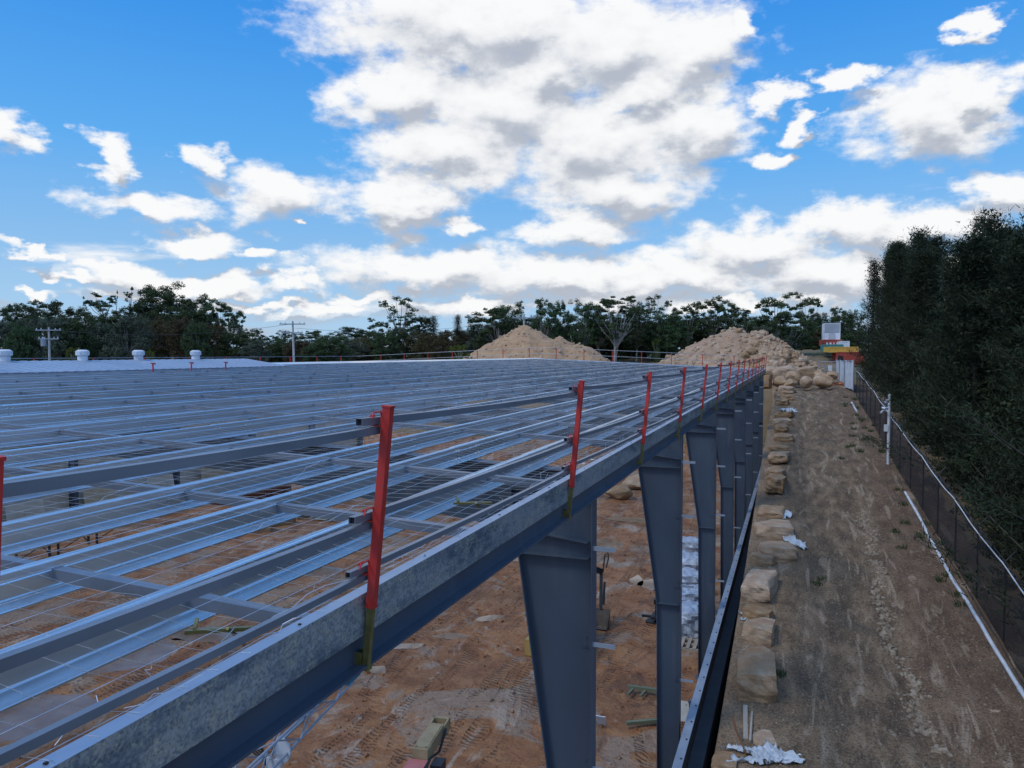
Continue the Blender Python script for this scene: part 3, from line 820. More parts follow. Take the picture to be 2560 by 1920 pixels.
# loose rubble on the heaps: uncountable
mb = MB(); rr = random.Random(5)
def stone_to(mb, c, s, rr):
    n = len(mb.v); ph = (1 + 5 ** .5) / 2
    vs = [(-1, ph, 0), (1, ph, 0), (-1, -ph, 0), (1, -ph, 0), (0, -1, ph), (0, 1, ph), (0, -1, -ph), (0, 1, -ph), (ph, 0, -1), (ph, 0, 1), (-ph, 0, -1), (-ph, 0, 1)]
    M = Matrix.Rotation(rr.uniform(0, 6), 3, Vector((rr.uniform(-1, 1), rr.uniform(-1, 1), rr.uniform(-1, 1))).normalized())
    sc3 = Vector((s * rr.uniform(.7, 1.3), s * rr.uniform(.6, 1.1), s * rr.uniform(.5, .9)))
    for v in vs:
        q = M @ Vector((v[0] * sc3.x, v[1] * sc3.y, v[2] * sc3.z)) * (.55 * rr.uniform(.85, 1.15)); mb.v.append((c[0] + q.x, c[1] + q.y, c[2] + q.z))
    for f in ((0, 11, 5), (0, 5, 1), (0, 1, 7), (0, 7, 10), (0, 10, 11), (1, 5, 9), (5, 11, 4), (11, 10, 2), (10, 7, 6), (7, 1, 8), (3, 9, 4), (3, 4, 2), (3, 2, 6), (3, 6, 8), (3, 8, 9), (4, 9, 5), (2, 4, 11), (6, 2, 10), (8, 6, 7), (9, 8, 1)):
        mb.f.append(tuple(n + i for i in f))
n = 121
def hsample(m, rr): 
    i = rr.randrange(4, n - 4); j = rr.randrange(2, 70); v = m.v[j * n + i]; return i, j, v
cnt = 0
while cnt < 1300:
    i, j, v = hsample(rubmb, rr)
    if v[2] < 8.6: continue
    w = .25 + .75 * ss(.45, .75, i / 120) + (.6 if i < 35 else 0)
    if rr.random() > w: continue
    stone_to(mb, v, rr.choice([.12, .15, .2, .28, .4]) * (1.25 if i > 70 or i < 30 else .7), rr); cnt += 1
cnt = 0
while cnt < 500:
    i, j, v = hsample(sandmb, rr)
    if v[2] < 9: continue
    stone_to(mb, v, rr.choice([.06, .08, .12, .2]), rr); cnt += 1
for k in range(260):                                    # spill left of the rubble heap
    x = rr.uniform(-19, -12); y = rr.uniform(82, 88); stone_to(mb, (x, y, 8.4 + rr.uniform(0, .8)), rr.choice([.12, .2, .3, .42]), rr)
tag(mb.build('loose_rubble', STONE), 'loose broken sandstone scattered over both heaps', 'rubble', kind='stuff')
# large boulders on the right flank of the rubble heap
def heap_h(m, cx, cy, rx, ry, x, y, n=120):
    i = (x - cx) / rx * .5 + .5; j = (y - cy) / ry * .5 + .5
    if not (0 <= i <= 1 and 0 <= j <= 1): return -1
    return m.v[int(j * n) * (n + 1) + int(i * n)][2]
bl = [(1870, 822, 26), (1885, 830, 24), (1900, 838, 26), (1918, 846, 28), (1935, 856, 28), (1950, 866, 30), (1968, 876, 30), (1978, 866, 20), (1890, 856, 34), (1910, 870, 36), (1878, 872, 30), (1930, 884, 34),
      (1860, 884, 30), (1720, 845, 20), (1735, 838, 18), (1705, 860, 22), (1722, 868, 20), (1690, 872, 20), (1680, 885, 22), (1650, 890, 22), (1752, 832, 16), (1985, 885, 26), (1848, 822, 20), (1960, 888, 30)]
pos_words = ['on the crest', 'on the upper right flank', 'on the right flank', 'on the lower left flank', 'at the foot']
for i, (px, py, w) in enumerate(bl):
    d_ = ray(px, py + w * .25); t_ = 70.0
    while t_ < 108:
        q_ = CAM + d_ * t_
        if q_.z < heap_h(rubmb, -6.6, 92, 12.5, 9, q_.x, q_.y): break
        t_ += .1
    if t_ >= 108: continue
    p = CAM + d_ * (t_ - .05); k = t_ / F
    zone = 'crest' if py < 835 and px > 1760 else ('right flank' if px > 1800 else 'left flank')
    n_ = sum(1 for q in bl[:i] if (('crest' if q[1] < 835 and q[0] > 1760 else ('right flank' if q[0] > 1800 else 'left flank')) == zone))
    # settle on heap surface
    o = put(BOU[(i * 3) % 7], 'boulder', p, (w * k, w * k * 1.0, w * k * .8), (random.uniform(0, 3), random.uniform(0, 3), random.uniform(0, 6)),
            'pale angular boulder on the %s of the rubble heap, %s from the top there' % (zone, ORD[n_]), 'boulder', 'boulders on the rubble heap')

# ------------------------------------------------------------------ stone windrow on the track (small stones)
mb = MB(); rr = random.Random(11)
line = [(2152, 1270), (2176, 1330), (2186, 1400), (2196, 1470), (2205, 1540), (2222, 1600), (2262, 1690), (2290, 1770), (2320, 1850), (2350, 1890)]
gp = [ground_hit(*q) for q in line]
for a, b in zip(gp, gp[1:]):
    L = (b - a).length; dens = rr.uniform(.5, 1.1)
    for k in range(int(L * 95 * dens)):
        t = rr.random(); p = a.lerp(b, t); x = p.x + rr.gauss(0, .12) + .12 * math.sin(p.y * 1.7); y = p.y + rr.uniform(-.1, .1)
        if mn.noise(Vector((0, y * 1.3, 3))) < -.22: continue
        stone_to(mb, (x, y, H(x, y) - .01), rr.choice([.02, .03, .035, .05, .06, .10]), rr)
tag(mb.build('stone_windrow', PALEST), 'thin ragged line of pale broken stones running along the track', 'stones', kind='stuff')
mb = MB()
for k in range(6500):
    y = 16 + 55 * rr.random() ** 1.5; x = rr.uniform(-1.4, 5.6); stone_to(mb, (x, y, H(x, y) + .005), rr.choice([.008, .012, .016, .022, .035]) * (1 if y < 40 else 1.5), rr)
tag(mb.build('loose_gravel', PALEST), 'loose small stones scattered over the track', 'gravel', kind='stuff')
mb = MB()
for k in range(1800):
    y = 9 + 40 * rr.random() ** 1.3; x = rr.uniform(-22, -3); stone_to(mb, (x, y, H(x, y) + .01), rr.choice([.02, .03, .05, .08]), rr)
tag(mb.build('clay_clods', CLAY), 'loose lumps of clay scattered over the shed floor', 'clods', kind='stuff')
# weeds on the track
def tuft(mb, x, y, z, n, h, rr):
    for k in range(n):
        a = rr.uniform(0, 6.28); r = rr.uniform(0, .25); bx = x + r * math.cos(a); by = y + r * math.sin(a)
        dx = rr.uniform(-.1, .1); dy = rr.uniform(-.1, .1); hh_ = h * rr.uniform(.4, 1)
        mb.quad((bx, by, z), (bx + .03, by, z), (bx + dx + .012, by + dy, z + hh_), (bx + dx, by + dy, z + hh_))
mb = MB()
for k in range(38):
    y = rr.uniform(28, 72); x = 5.3 - rr.random() ** 2 * 2.0 + (5.9 - 5.0) * 0; tuft(mb, x, y, H(x, y), 26, .22, rr)
for (px, py) in ((1940, 1690), (2040, 1465), (2060, 1455), (2120, 1120), (2150, 1130), (2100, 1150)):
    p = ground_hit(px, py); tuft(mb, p.x, p.y, p.z, 60, .22, rr)
tag(mb.build('weeds', EUC), 'low green weeds along the fence side of the track', 'weeds', kind='stuff')

# ------------------------------------------------------------------ fence
def clothm():
    m, nt, b = newmat('black_fence_mesh')
    b.inputs['Base Color'].default_value = (.012, .014, .018, 1); b.inputs['Roughness'].default_value = .7
    tr = nt.nodes.new('ShaderNodeBsdfTransparent'); mx = nt.nodes.new('ShaderNodeMixShader')
    tc = nt.nodes.new('ShaderNodeTexCoord'); sx = nt.nodes.new('ShaderNodeSeparateXYZ'); nt.links.new(tc.outputs['Object'], sx.inputs[0])
    # diagonal wire lattice, wires 4 mm on a 50 mm pitch
    s1 = math_n(nt, 'ADD', sx.outputs['Y'], sx.outputs['Z']); s2 = math_n(nt, 'SUBTRACT', sx.outputs['Y'], sx.outputs['Z'])
    f1 = math_n(nt, 'PINGPONG', s1, .035); f2 = math_n(nt, 'PINGPONG', s2, .035)
    l = math_n(nt, 'LESS_THAN', math_n(nt, 'MINIMUM', f1, f2), .0115)
    nt.links.new(l, mx.inputs[0]); nt.links.new(tr.outputs[0], mx.inputs[1]); nt.links.new(b.outputs[0], mx.inputs[2])
    nt.links.new(mx.outputs[0], nt.nodes['Material Output'].inputs[0])
    return m
FMESH = clothm()
FDARK = simple('black_coated_steel', (.012, .013, .016), (.02, .022, .026), 3, .5)
def fx(y): return lerp_tab([(-10, 6.6), (24.6, 5.98), (45.3, 5.15), (70, 5.0), (90, 5.0)], y)
fence = empty('chain_link_fence', (fx(20), 20, zp(20)))
def fpart(mb, name, mat):
    o = mb.build(name, mat); o.parent = fence; o.matrix_parent_inverse = Matrix.Translation(-Vector(fence.location)); return o
mb = MB(); ys = [14 + 3 * k for k in range(20)]
for a, b in zip(ys, ys[1:]):
    mb.quad((fx(a), a, H(fx(a), a) - .1), (fx(b), b, H(fx(b), b) - .1), (fx(b), b, zp(b) + 2.35), (fx(a), a, zp(a) + 2.35))
fpart(mb, 'fence_mesh', FMESH)
for y in ys:
    mb = MB(); x = fx(y) + .04
    mb.tube([(x, y, zp(y) - .3), (x, y, zp(y) + 2.4)], .03, 8); mb.tube([(x, y, zp(y) + 2.4), (x + .28, y, zp(y) + 2.75)], .02, 6)
    fpart(mb, 'fence_post', FDARK)
for k, (dx, dz) in enumerate(((.13, 2.55), (.2, 2.64), (.27, 2.73))):
    mb = MB(); mb.wire([(fx(y) + dx, y, zp(y) + dz) for y in ys], .006); fpart(mb, 'barbed_wire', FDARK)
mb = MB(); mb.tube([(fx(y) + .04, y, zp(y) + 2.38) for y in ys], .022, 6); fpart(mb, 'top_pipe', FDARK)
tag(fence, 'tall black chain-link security fence between the track and the dark trees', 'fence')
# pale cable on the fence top
mb = MB(); pts = []; y = 14
while y < 71:
    pts.append((fx(y) - .04, y, zp(y) + 2.36 - .10 * abs(math.sin((y - 14) * math.pi / 6)) + .03 * mn.noise(Vector((y * .7, 0, 0))))); y += .5
mb.tube(pts, .02, 6)
tag(mb.build('fence_cable', simple('pale_conduit', (.42, .45, .48), (.6, .63, .66), 3, .5)), 'pale sagging conduit tied along the top of the black fence', 'cable')
# white pipe at fence foot
PIPE = simple('white_pipe', (.40, .44, .48), (.58, .62, .66), 2, .35)
def pipe(y0, y1, r, label, dx=-.35):
    mb = MB(); pts = []; y = y0
    while y <= y1: pts.append((fx(y) + dx + .05 * math.sin(y * .35), y, H(fx(y) + dx, y) + r)); y += .75
    mb.tube(pts, r, 10)
    y = y0 + 3
    while y < y1:
        x = fx(y) + dx + .05 * math.sin(y * .35); z = H(fx(y) + dx, y) + r; z2 = H(fx(y + .2) + dx, y + .2) + r
        mb.tube([(x, y, z), (x, y + .2, z2)], r + .012, 10); y += 6
    tag(mb.build('white_pipe', PIPE, smooth=False), label, 'pipe')
pipe(14, 40.5, .06, 'long white plastic pipe lying along the foot of the black fence')
pipe(62, 66.5, .07, 'short white pipe lying by the fence near the far end of the track', -.6)
mb = MB(); mb.tube([(fx(y) - .12, y, H(fx(y) - .12, y) + .05 + .03 * math.sin(y * 2)) for y in range(20, 40)], .012, 5)
tag(mb.build('thin_cable', FDARK), 'thin black cable trailing on the ground behind the white pipe', 'cable')
# cctv pole
pb = Vector((5.15 - .32, 45.3, H(4.83, 45.3)))
cp = empty('camera_pole', tuple(pb))
mb = MB(); mb.cyl((0, 0, -.1), .075, 3.85, 12); mb.cyl((0, 0, 3.75), .08, .03, 12); mb.build('pole', WHITE, cp, origin=None)
mb = MB(); mb.box((-.17, -.06, 3.05), (.28, .06, .05)); mb.tube([(-.34, -.1, 3.05), (-.2, -.32, 3.0)], .055, 10); mb.build('camera_housing', WHITE, cp)
mb = MB(); mb.tube([(-.30, .02, 2.86), (-.42, -.24, 2.80)], .055, 10); mb.box((-.16, -.02, 2.88), (.24, .05, .05)); mb.build('camera_housing', WHITE, cp)
mb = MB(); mb.cyl((-.15, 0, 3.36), .085, .10, 12); mb.cyl((-.15, 0, 3.28), .05, .09, 12, .085); mb.box((-.08, 0, 3.47), (.16, .05, .03)); mb.build('dome_camera', WHITE, cp)
mb = MB(); mb.box((-.14, -.03, 1.95), (.2, .16, .36)); mb.build('junction_box', WHITE, cp)
tag(cp, 'white steel pole carrying surveillance cameras and a box, standing by the black fence', 'camera pole')

# plastic scraps
PLAS = simple('white_plastic', (.34, .39, .43), (.52, .57, .61), 3, .45, bs=.3)
def scrap(px, py, w, l, rot, label, seed, mat=None, h=.12):
    p = ground_hit(px, py); mb = MB(); n = 26
    for j in range(n + 1):
        for i in range(n + 1):
            u = i / n - .5; v = j / n - .5
            k = 1 + .6 * mn.noise(Vector((u * 3 + seed, v * 3, seed)))
            x = u * w * k + .25 * w * math.sin(v * 5 + seed); y = v * l * k
            X = p.x + x * math.cos(rot) - y * math.sin(rot); Y = p.y + x * math.sin(rot) + y * math.cos(rot)
            mb.v.append((X, Y, H(X, Y) + .04 + h * abs(fbm(u * 9 + seed, v * 9, 1, 4)) * 1.6))
    for j in range(n):
        for i in range(n):
            a = j * (n + 1) + i
            if ((i in (0, n - 1) or j in (0, n - 1)) and mn.noise(Vector((i * .9 + seed, j * .9, 4))) > .1): continue
            mb.f.append((a, a + 1, a + n + 2, a + n + 1))
    o = mb.build('plastic_sheet', mat or PLAS, smooth=True, origin=tuple(p)); tag(o, label, 'plastic scrap', 'white plastic scraps by the track')
scrap(1955, 1285, .5, 1.4, .15, 'small torn scrap of white plastic on the flat dusty slab', 2)
scrap(1978, 1350, .5, 2.2, .35, 'long ragged strip of white plastic beside the reddish slab', 5, h=.2)
scrap(1905, 1905, 1.15, .55, .2, 'crumpled white plastic sheet at the bottom edge of the picture beside the planks', 8, h=.25)
scrap(1975, 1028, .9, 1.2, .2, 'white plastic flap lying over the far grey-brown block', 11, h=.3)
scrap(1962, 1062, .7, 1.1, .2, 'white plastic rag on top of the small orange block', 13, h=.3)
scrap(1888, 1548, .75, .45, 0, 'pale cloth strip over the flat topped block of the edge row', 15, h=.12)
# timber stakes near the bottom
WOOD = simple('weathered_timber', (.26, .23, .18), (.36, .32, .26), 6, .8, sc3=(1, .1, 1))
for (a, b, w, lab) in (((1863, 1775), (1864, 1858), .11, 'wider grey timber plank standing up on the ground below the largest block'), ((1880, 1790), (1875, 1862), .05, 'thin timber stake just right of the grey plank')):
    p = ground_hit(*b); q = ground_hit(*a)
    mb = MB(); mb.bar((p.x, p.y, p.z + .10), (q.x, q.y, q.z + .12), w, .03); tag(mb.build('timber_plank', WOOD, origin=tuple(p)), lab, 'plank')
p = ground_hit(1840, 1840); mb = MB(); mb.tube([(p.x - .1, p.y, p.z + .5), (p.x + .02, p.y - .3, p.z + .3), (p.x + .3, p.y - .9, p.z + .05)], .03, 6)
tag(mb.build('rusty_pipe', simple('rust', (.10, .045, .02), (.17, .075, .03), 8, .8), origin=tuple(p)), 'rusty bent bar leaning at the bottom of the track edge', 'bar')
for i, (px, py, lab) in enumerate(((1812, 1915, 'orange clay coloured stone at the bottom edge beside the dark wall'), (1905, 1860, 'flat sandstone slab sunk in the track below the largest block'), (2480, 1780, 'single pale stone lying alone on the reddish right side of the track'))):
    p = ground_hit(px, py); s = (.55, .7, .35) if i < 2 else (.22, .3, .12)
    put(BLK[i], 'sandstone_block', (p.x, p.y, p.z + .02), s, (0, 0, .3 * i), lab, 'stone block')

# ------------------------------------------------------------------ far right: hoarding, containers, gate
def box_thing(name, px0, px1, py0, py1, dep, depth_m, mat, label, cat, ribs=True, extra=None):
    a = PD((px0 + px1) / 2, py1, dep); k = dep / F; w = (px1 - px0) * k; h = (py1 - py0) * k
    root = empty(name, tuple(a), R(4))
    mb = MB(); mb.box((0, depth_m / 2, h / 2), (w, depth_m, h)); body = mb.build('body', mat, root)
    mb = MB()
    if ribs:
        for i in range(8): mb.box((-w / 2 + w * (i + .5) / 8, -.02, h / 2), (w / 22, .04, h * .86))
        for i in range(int(depth_m / .4)): mb.box((-w / 2 - .015, .3 + i * .4, h / 2), (.03, .2, h * .86))
    for z in (.05, h - .05): mb.box((0, -.02, z), (w + .06, .08, .12))
    for x in (-w / 2, w / 2): mb.box((x, -.02, h / 2), (.1, .1, h + .02))
    mb.build('frame', mat, root)
    tag(root, label, cat)
    return root, w, h
CR = simple('container_red', (.30, .045, .03), (.38, .07, .045), .8, .6); CT = simple('container_teal', (.04, .20, .19), (.06, .26, .24), .8, .6)
CY = simple('container_yellow', (.52, .33, .05), (.60, .40, .09), .8, .6); CW = simple('hut_white', (.55, .58, .62), (.66, .69, .72), .8, .6); CG = simple('hut_grey', (.24, .27, .31), (.30, .33, .37), .8, .6)
r_, w, h = box_thing('shipping_container', 2095, 2156, 880, 925, 100, 6, CR, 'rusty red shipping container beyond the white hoarding at the end of the track', 'container')
mb = MB(); mb.box((-w * .38, -.07, h * .42), (w * .2, .02, h * .75)); mb.build('doorway_shade', DARKH, r_)  # dark panel painted in for the shaded inside of the container
r_, w, h = box_thing('shipping_container', 2074, 2142, 867, 881, 101, 6, CY, 'yellow shipping container stacked on the red one', 'container')
r_, w, h = box_thing('shipping_container', 2064, 2106, 861, 878, 108, 6, CT, 'teal shipping container left of the yellow one', 'container')
r_, w, h = box_thing('shipping_container', 2060, 2102, 849, 864, 115, 6, CR, 'orange-red container with white lettering under the grey and white hut', 'container')
mb = MB()
for i, ww in enumerate((.4, .5, .3, .5)): mb.box((-w * .30 + i * w * .19, -.08, h * .35), (ww * .6, .02, h * .3))
mb.build('white_lettering', CW, r_)
r_, w, h = box_thing('site_hut', 2100, 2122, 853, 872, 112, 5, CW, 'small pale grey hut between the stacked containers and the trees', 'hut')
r_, w, h = box_thing('site_hut', 2061, 2098, 808, 850, 115.5, 3, CW, 'two-tone hut with grey upper half and white lower half on top of the containers', 'hut', ribs=False)
mb = MB(); mb.box((0, -.05, h * .72), (w * .96, .04, h * .52)); mb.build('grey_cladding', CG, r_)
mb = MB(); mb.box((0, -.06, h * .22), (w * .4, .04, h * .40)); mb.build('door', simple('hut_door', (.34, .38, .42), (.40, .44, .48), 1, .6), r_)
# white hoarding panels leaning along the fence
for i, (a, b, yt, yb) in enumerate((((2090, 2098), 0, 903, 950), ((2099, 2110), 0, 907, 958), ((2111, 2133), 0, 912, 974))):
    d1, d2 = 84 - i * 5, 80 - i * 6
    p1 = PD(a[0], yb - 6, d1); p2 = PD(a[1], yb, d2); k = 79 / F; hgt = (yb - yt) * k
    root = empty('hoarding_panel', tuple(p1))
    mb = MB(); v = p2 - p1; n = 10
    for j in range(n + 1):
        t = j / n; off = .06 * math.sin(t * 17 + i)
        for z in (0, hgt * .5, hgt + .06 * math.sin(t * 9)): mb.v.append((v.x * t + off, v.y * t, v.z * t + z))
    for j in range(n):
        for q in (0, 1): mb.f.append((j * 3 + q, j * 3 + 3 + q, j * 3 + 4 + q, j * 3 + 1 + q))
    mb.build('white_cloth', WHITE, root)
    mb = MB(); mb.tube([(0, 0, -.1), (0, 0, hgt + .1)], .05, 6); mb.tube([(v.x, v.y, v.z - .1), (v.x, v.y, v.z + hgt + .1)], .05, 6); mb.tube([(0, 0, hgt), tuple(v + Vector((0, 0, hgt)))], .04, 6)
    mb.build('panel_frame', PAINT2, root)
    tag(root, ['farthest', 'middle', 'nearest and widest'][i] + ' of three white cloth covered fence panels at the end of the track', 'fence panel', 'white covered fence panels')
gt = empty('site_gate', tuple(PD(2062, 930, 82)))
mb = MB(); k = 82 / F
for x in (-14, 0, 16): mb.tube([(x * k, 0, 0), (x * k, 0, 26 * k)], .05, 6)
mb.tube([(-14 * k, 0, 26 * k), (24 * k, 0, 26 * k)], .05, 6); mb.build('gate_frame', PAINT2, gt)
mb = MB(); mb.box((12 * k, 0, 10 * k), (9 * k, .1, 14 * k)); mb.build('gate_sign', WHITE, gt)
tag(gt, 'grey tubular gate frame with a small white board behind the boulders', 'gate')
mb = MB(); p = PD(2106, 962, 76)
for k_ in range(60): stone_to(mb, (p.x + random.gauss(0, .5), p.y + random.gauss(0, .6), H(p.x, p.y) + random.uniform(0, .25)), .10, random)
tag(mb.build('orange_netting', simple('orange_plastic', (.55, .13, .04), (.65, .2, .07), 4, .6), origin=tuple(p)), 'crumpled orange barrier netting at the foot of the white panels', 'netting')
for (px, lab) in ((1622, 'narrow pale field building seen just left of the rubble heap'),):
    r_, w, h = box_thing('field_shed', 1680, 1700, 857, 868, 128, 4, CG, 'tiny grey shed in the field behind the rubble heap', 'shed')
# far field fence
mb = MB(); a = PD(1470, 876, 118); b = PD(1690, 880, 118)
for k_ in range(24):
    p = a.lerp(b, k_ / 23); mb.box((p.x, p.y, p.z - .2), (.08, .08, 1.1))
mb.bar(a, b, .05, .05); mb.bar(a - Vector((0, 0, .5)), b - Vector((0, 0, .5)), .03, .03)
tag(mb.build('field_fence', WOOD), 'low post and rail fence across the field behind the two heaps', 'fence')

# ------------------------------------------------------------------ power poles
def power_pole(px, ytop, ybot, dep, label, arms=2, lean=0):
    a = PD(px, ybot, dep); k = dep / F; h = (ybot - ytop) * k
    a.z -= 2.5; h += 2.5
    o = empty('power_pole', tuple(a), YAW)
    mb = MB(); mb.tube([(0, 0, 0), (lean * h, 0, h)], .16, 8, .10); mb.build('pole', simple('grey_pole', (.30, .31, .31), (.42, .43, .43), 1, .8), o)
    for q in range(arms):
        z = h - .35 - q * 1.0; L = 1.5 - q * .3
        mb = MB(); mb.box((lean * h, -.12, z), (2 * L, .10, .12)); mb.build('crossarm', PAINT2, o)
        mb = MB()
        for s in (-.9, -.55, .55, .9): mb.cyl((lean * h + s * L, -.12, z + .05), .05, .18, 6)
        mb.build('insulator', WHITE, o)
    tag(o, label, 'power pole'); return a + Vector((lean * h, 0, h - .3))
t1 = power_pole(736, 803, 906, 88, 'pale timber power pole with two crossarms standing alone against the sky', 2, -.02)
t2 = power_pole(124, 818, 900, 88, 'power pole with crossarms and transformer in front of the left trees', 2)
t3 = power_pole(1310, 788, 860, 96, 'thin power pole rising behind the sand heap', 1)
o = empty('pole_transformer', tuple(t2 + Vector((-.5, -.3, -1.9)))); mb = MB(); mb.cyl((0, 0, 0), .3, .8, 12); mb.build('tank', PAINT2, o); mb = MB()
for s in (-.2, 0, .2): mb.cyl((s, 0, .8), .05, .25, 6)
mb.build('bushing', WHITE, o); tag(o, 'grey pole-mounted transformer hanging under the left power pole crossarms', 'transformer')
def cable(a, b, s, label):
    mb = MB(); n = 20
    mb.wire([tuple(a.lerp(b, i / n) - Vector((0, 0, s * 4 * (i / n) * (1 - i / n)))) for i in range(n + 1)], .018)
    tag(mb.build('power_line', FDARK), label, 'power line', 'overhead power lines')
cable(t2, t1, .9, 'overhead wire from the left power pole to the lone pole'); cable(t1 + Vector((.3, 0, -.5)), t3, 1.0, 'overhead wire from the lone power pole to the pole behind the sand heap'); cable(t3, t3 + Vector((55, 22, 3)), 1.5, 'overhead wire running right from the pole behind the sand heap')

# ------------------------------------------------------------------ trees
def leaf_quad(mb, c, s, rr, n=None, asp=1.0):
    if n is None: n = Vector((rr.gauss(0, 1), rr.gauss(0, 1), rr.gauss(0, 1)))
    n = n.normalized(); t = n.orthogonal().normalized(); b = n.cross(t)
    a = rr.uniform(0, 6.28); u = t * math.cos(a) + b * math.sin(a); v = n.cross(u)
    u = u * s * asp; v = v * s
    c = Vector(c); mb.quad(c - u * .5, c - v * .42, c + u * .5, c + v * .42)
def eucalypt(name, seed, Ht=14, W=4.5, lo=.36, ncl=34, leaf=.24, per=620, csz=1.6, mat=None, tmat=None, flat=.85, top_w=.6):
    rr = random.Random(seed); root = empty(name, (0, 0, 0)); tr = MB(); cr = MB()
    mat = mat or EUC
    ft = Vector((rr.uniform(-.6, .6), rr.uniform(-.6, .6), Ht * max(.28, lo * .8)))
    tr.tube([(0, 0, -1), tuple(ft * .5 + Vector((rr.uniform(-.2, .2), 0, 0))), tuple(ft)], .28, 7, .19)
    cl = []
    for k in range(ncl):
        t = (k + .5) / ncl; z = Ht * (lo + (1 - lo) * t) - csz * .4
        e = max(math.sin(math.pi * (.15 + .64 * t)), .5)
        a = k * 2.4 + rr.uniform(-.6, .6); r = W * e * rr.uniform(.25, 1) ** .7
        cl.append(Vector((r * math.cos(a), r * math.sin(a), z + rr.uniform(-.6, .6))))
    for c in cl:
        mid = ft.lerp(c, .5) + Vector((rr.uniform(-.4, .4), rr.uniform(-.4, .4), -.25 * (c - ft).length * .3))
        tr.tube([tuple(ft - Vector((0, 0, rr.uniform(0, 1.5)))), tuple(mid), tuple(c)], .11, 5, .035, cap=False)
        s = csz * rr.uniform(.6, 1.25)
        for sub in range(5):
            o = Vector((rr.gauss(0, .55), rr.gauss(0, .55), rr.gauss(0, .28))) * s; s2 = s * rr.uniform(.45, .8); cc = c + o
            for q in range(per // 5):
                d = Vector((rr.gauss(0, 1), rr.gauss(0, 1), rr.gauss(0, 1))).normalized()
                rad = rr.uniform(.35, 1.0) ** .6 * rr.uniform(.85, 1.12)
                p = cc + Vector((d.x * s2 * rad, d.y * s2 * rad, abs(d.z) * s2 * flat * rad * (1 if d.z > 0 else -.35)))
                leaf_quad(cr, p, leaf * rr.uniform(.6, 1.3), rr, d + Vector((rr.gauss(0, .5), rr.gauss(0, .5), rr.gauss(0, .5))))
    tr.build('trunk', tmat or TRUNK, root); cr.build('crown', mat, root)
    return root
def casuarina(name, seed, Ht=13, W=2.6, n=26000):
    rr = random.Random(seed); root = empty(name, (0, 0, 0)); tr = MB(); cr = MB()
    lean = Vector((rr.uniform(-.5, .5), rr.uniform(-.5, .5), 0))
    tr.tube([(0, 0, -1), tuple(lean * .5 + Vector((0, 0, Ht * .5))), tuple(lean + Vector((0, 0, Ht * .97)))], .17, 6, .02)
    nb = 74; tips = []
    for k in range(nb):
        t = .03 + .95 * (k / nb) ** .9; z = Ht * t; a = k * 2.4 + rr.uniform(-.5, .5)
        r = W * (1 - t) ** .8 * 1.15 * rr.uniform(.35, 1.3) * (1 if t > .12 else .8) + .15
        base = lean * t + Vector((0, 0, z)); tip = base + Vector((r * math.cos(a), r * math.sin(a), r * rr.uniform(.35, .9)))
        mid = base.lerp(tip, .5) + Vector((0, 0, -.1 * r))
        tr.tube([tuple(base), tuple(mid), tuple(tip)], .035, 4, .008, cap=False); tips.append((base, mid, tip, r))
    per = n // nb
    for (b_, m_, t_, r) in tips:
        for q in range(per):
            u = rr.random() ** .7
            c = (b_.lerp(m_, u * 2) if u < .5 else m_.lerp(t_, u * 2 - 1))
            sp = .36 * (1.3 - u * .95)
            p = c + Vector((rr.gauss(0, sp), rr.gauss(0, sp), rr.gauss(0, sp * .8)))
            ax = (t_ - m_).normalized() * .6 + Vector((rr.gauss(0, .6), rr.gauss(0, .6), rr.uniform(-.4, 1.1)))
            ax.normalize(); L = rr.uniform(.12, .30); w = rr.uniform(.010, .020)
            sd = ax.cross(Vector((rr.gauss(0, 1), rr.gauss(0, 1), rr.gauss(0, 1)))).normalized() * w
            cr.quad(p - sd, p + sd, p + ax * L + sd * .3, p + ax * L - sd * .3)
        for q in range(34):                          # dense inner twigs
            u = rr.uniform(0, .55); c = b_.lerp(t_, u); leaf_quad(cr, c + Vector((rr.gauss(0, .3), rr.gauss(0, .3), rr.gauss(0, .3))), .15, rr)
    tr.build('trunk', TRUNKD, root); cr.build('crown', CAS, root)
    return root
protoE = [eucalypt('eucalypt_tree', 1), eucalypt('eucalypt_tree', 2, ncl=38, lo=.28, W=5), eucalypt('eucalypt_tree', 3, ncl=24, lo=.45, csz=1.3, W=4.4, flat=.7), eucalypt('eucalypt_tree', 4, ncl=42, lo=.24, W=5, mat=EUC)]
protoU = eucalypt('umbrella_gum', 11, ncl=9, lo=.84, W=4.5, csz=1.3, flat=.4, top_w=1.6)          # high flat crown
protoL = eucalypt('slender_gum', 12, ncl=5, lo=.86, W=1.6, csz=.9, per=150, flat=.5)
protoB = [eucalypt('bushy_tree', 21, Ht=9, W=5, lo=.08, ncl=44, csz=1.9, per=620, leaf=.28), eucalypt('bushy_tree', 22, Ht=9, W=5, lo=.08, ncl=44, csz=1.9, per=620, leaf=.28, mat=EUCW),
          eucalypt('bushy_tree', 23, Ht=9, W=5, lo=.06, ncl=44, csz=1.9, per=640, leaf=.28, mat=EUCG)]
protoY = eucalypt('yellow_green_shrub', 24, Ht=4, W=2.6, lo=.05, ncl=20, csz=.9, per=200, leaf=.2, mat=EUCY)
protoC = [casuarina('casuarina_tree', 31, W=3.4, n=30000), casuarina('casuarina_tree', 32, W=3.7, n=30000), casuarina('casuarina_tree', 33, W=3.1, n=28000)]
protoCs = casuarina('casuarina_tree', 35, Ht=13, W=1.5, n=9000)
protoS = eucalypt('undergrowth_shrub', 41, Ht=4.5, W=2.6, lo=.04, ncl=26, csz=.95, per=260, leaf=.14, mat=CAS, tmat=TRUNKD)
used = set()
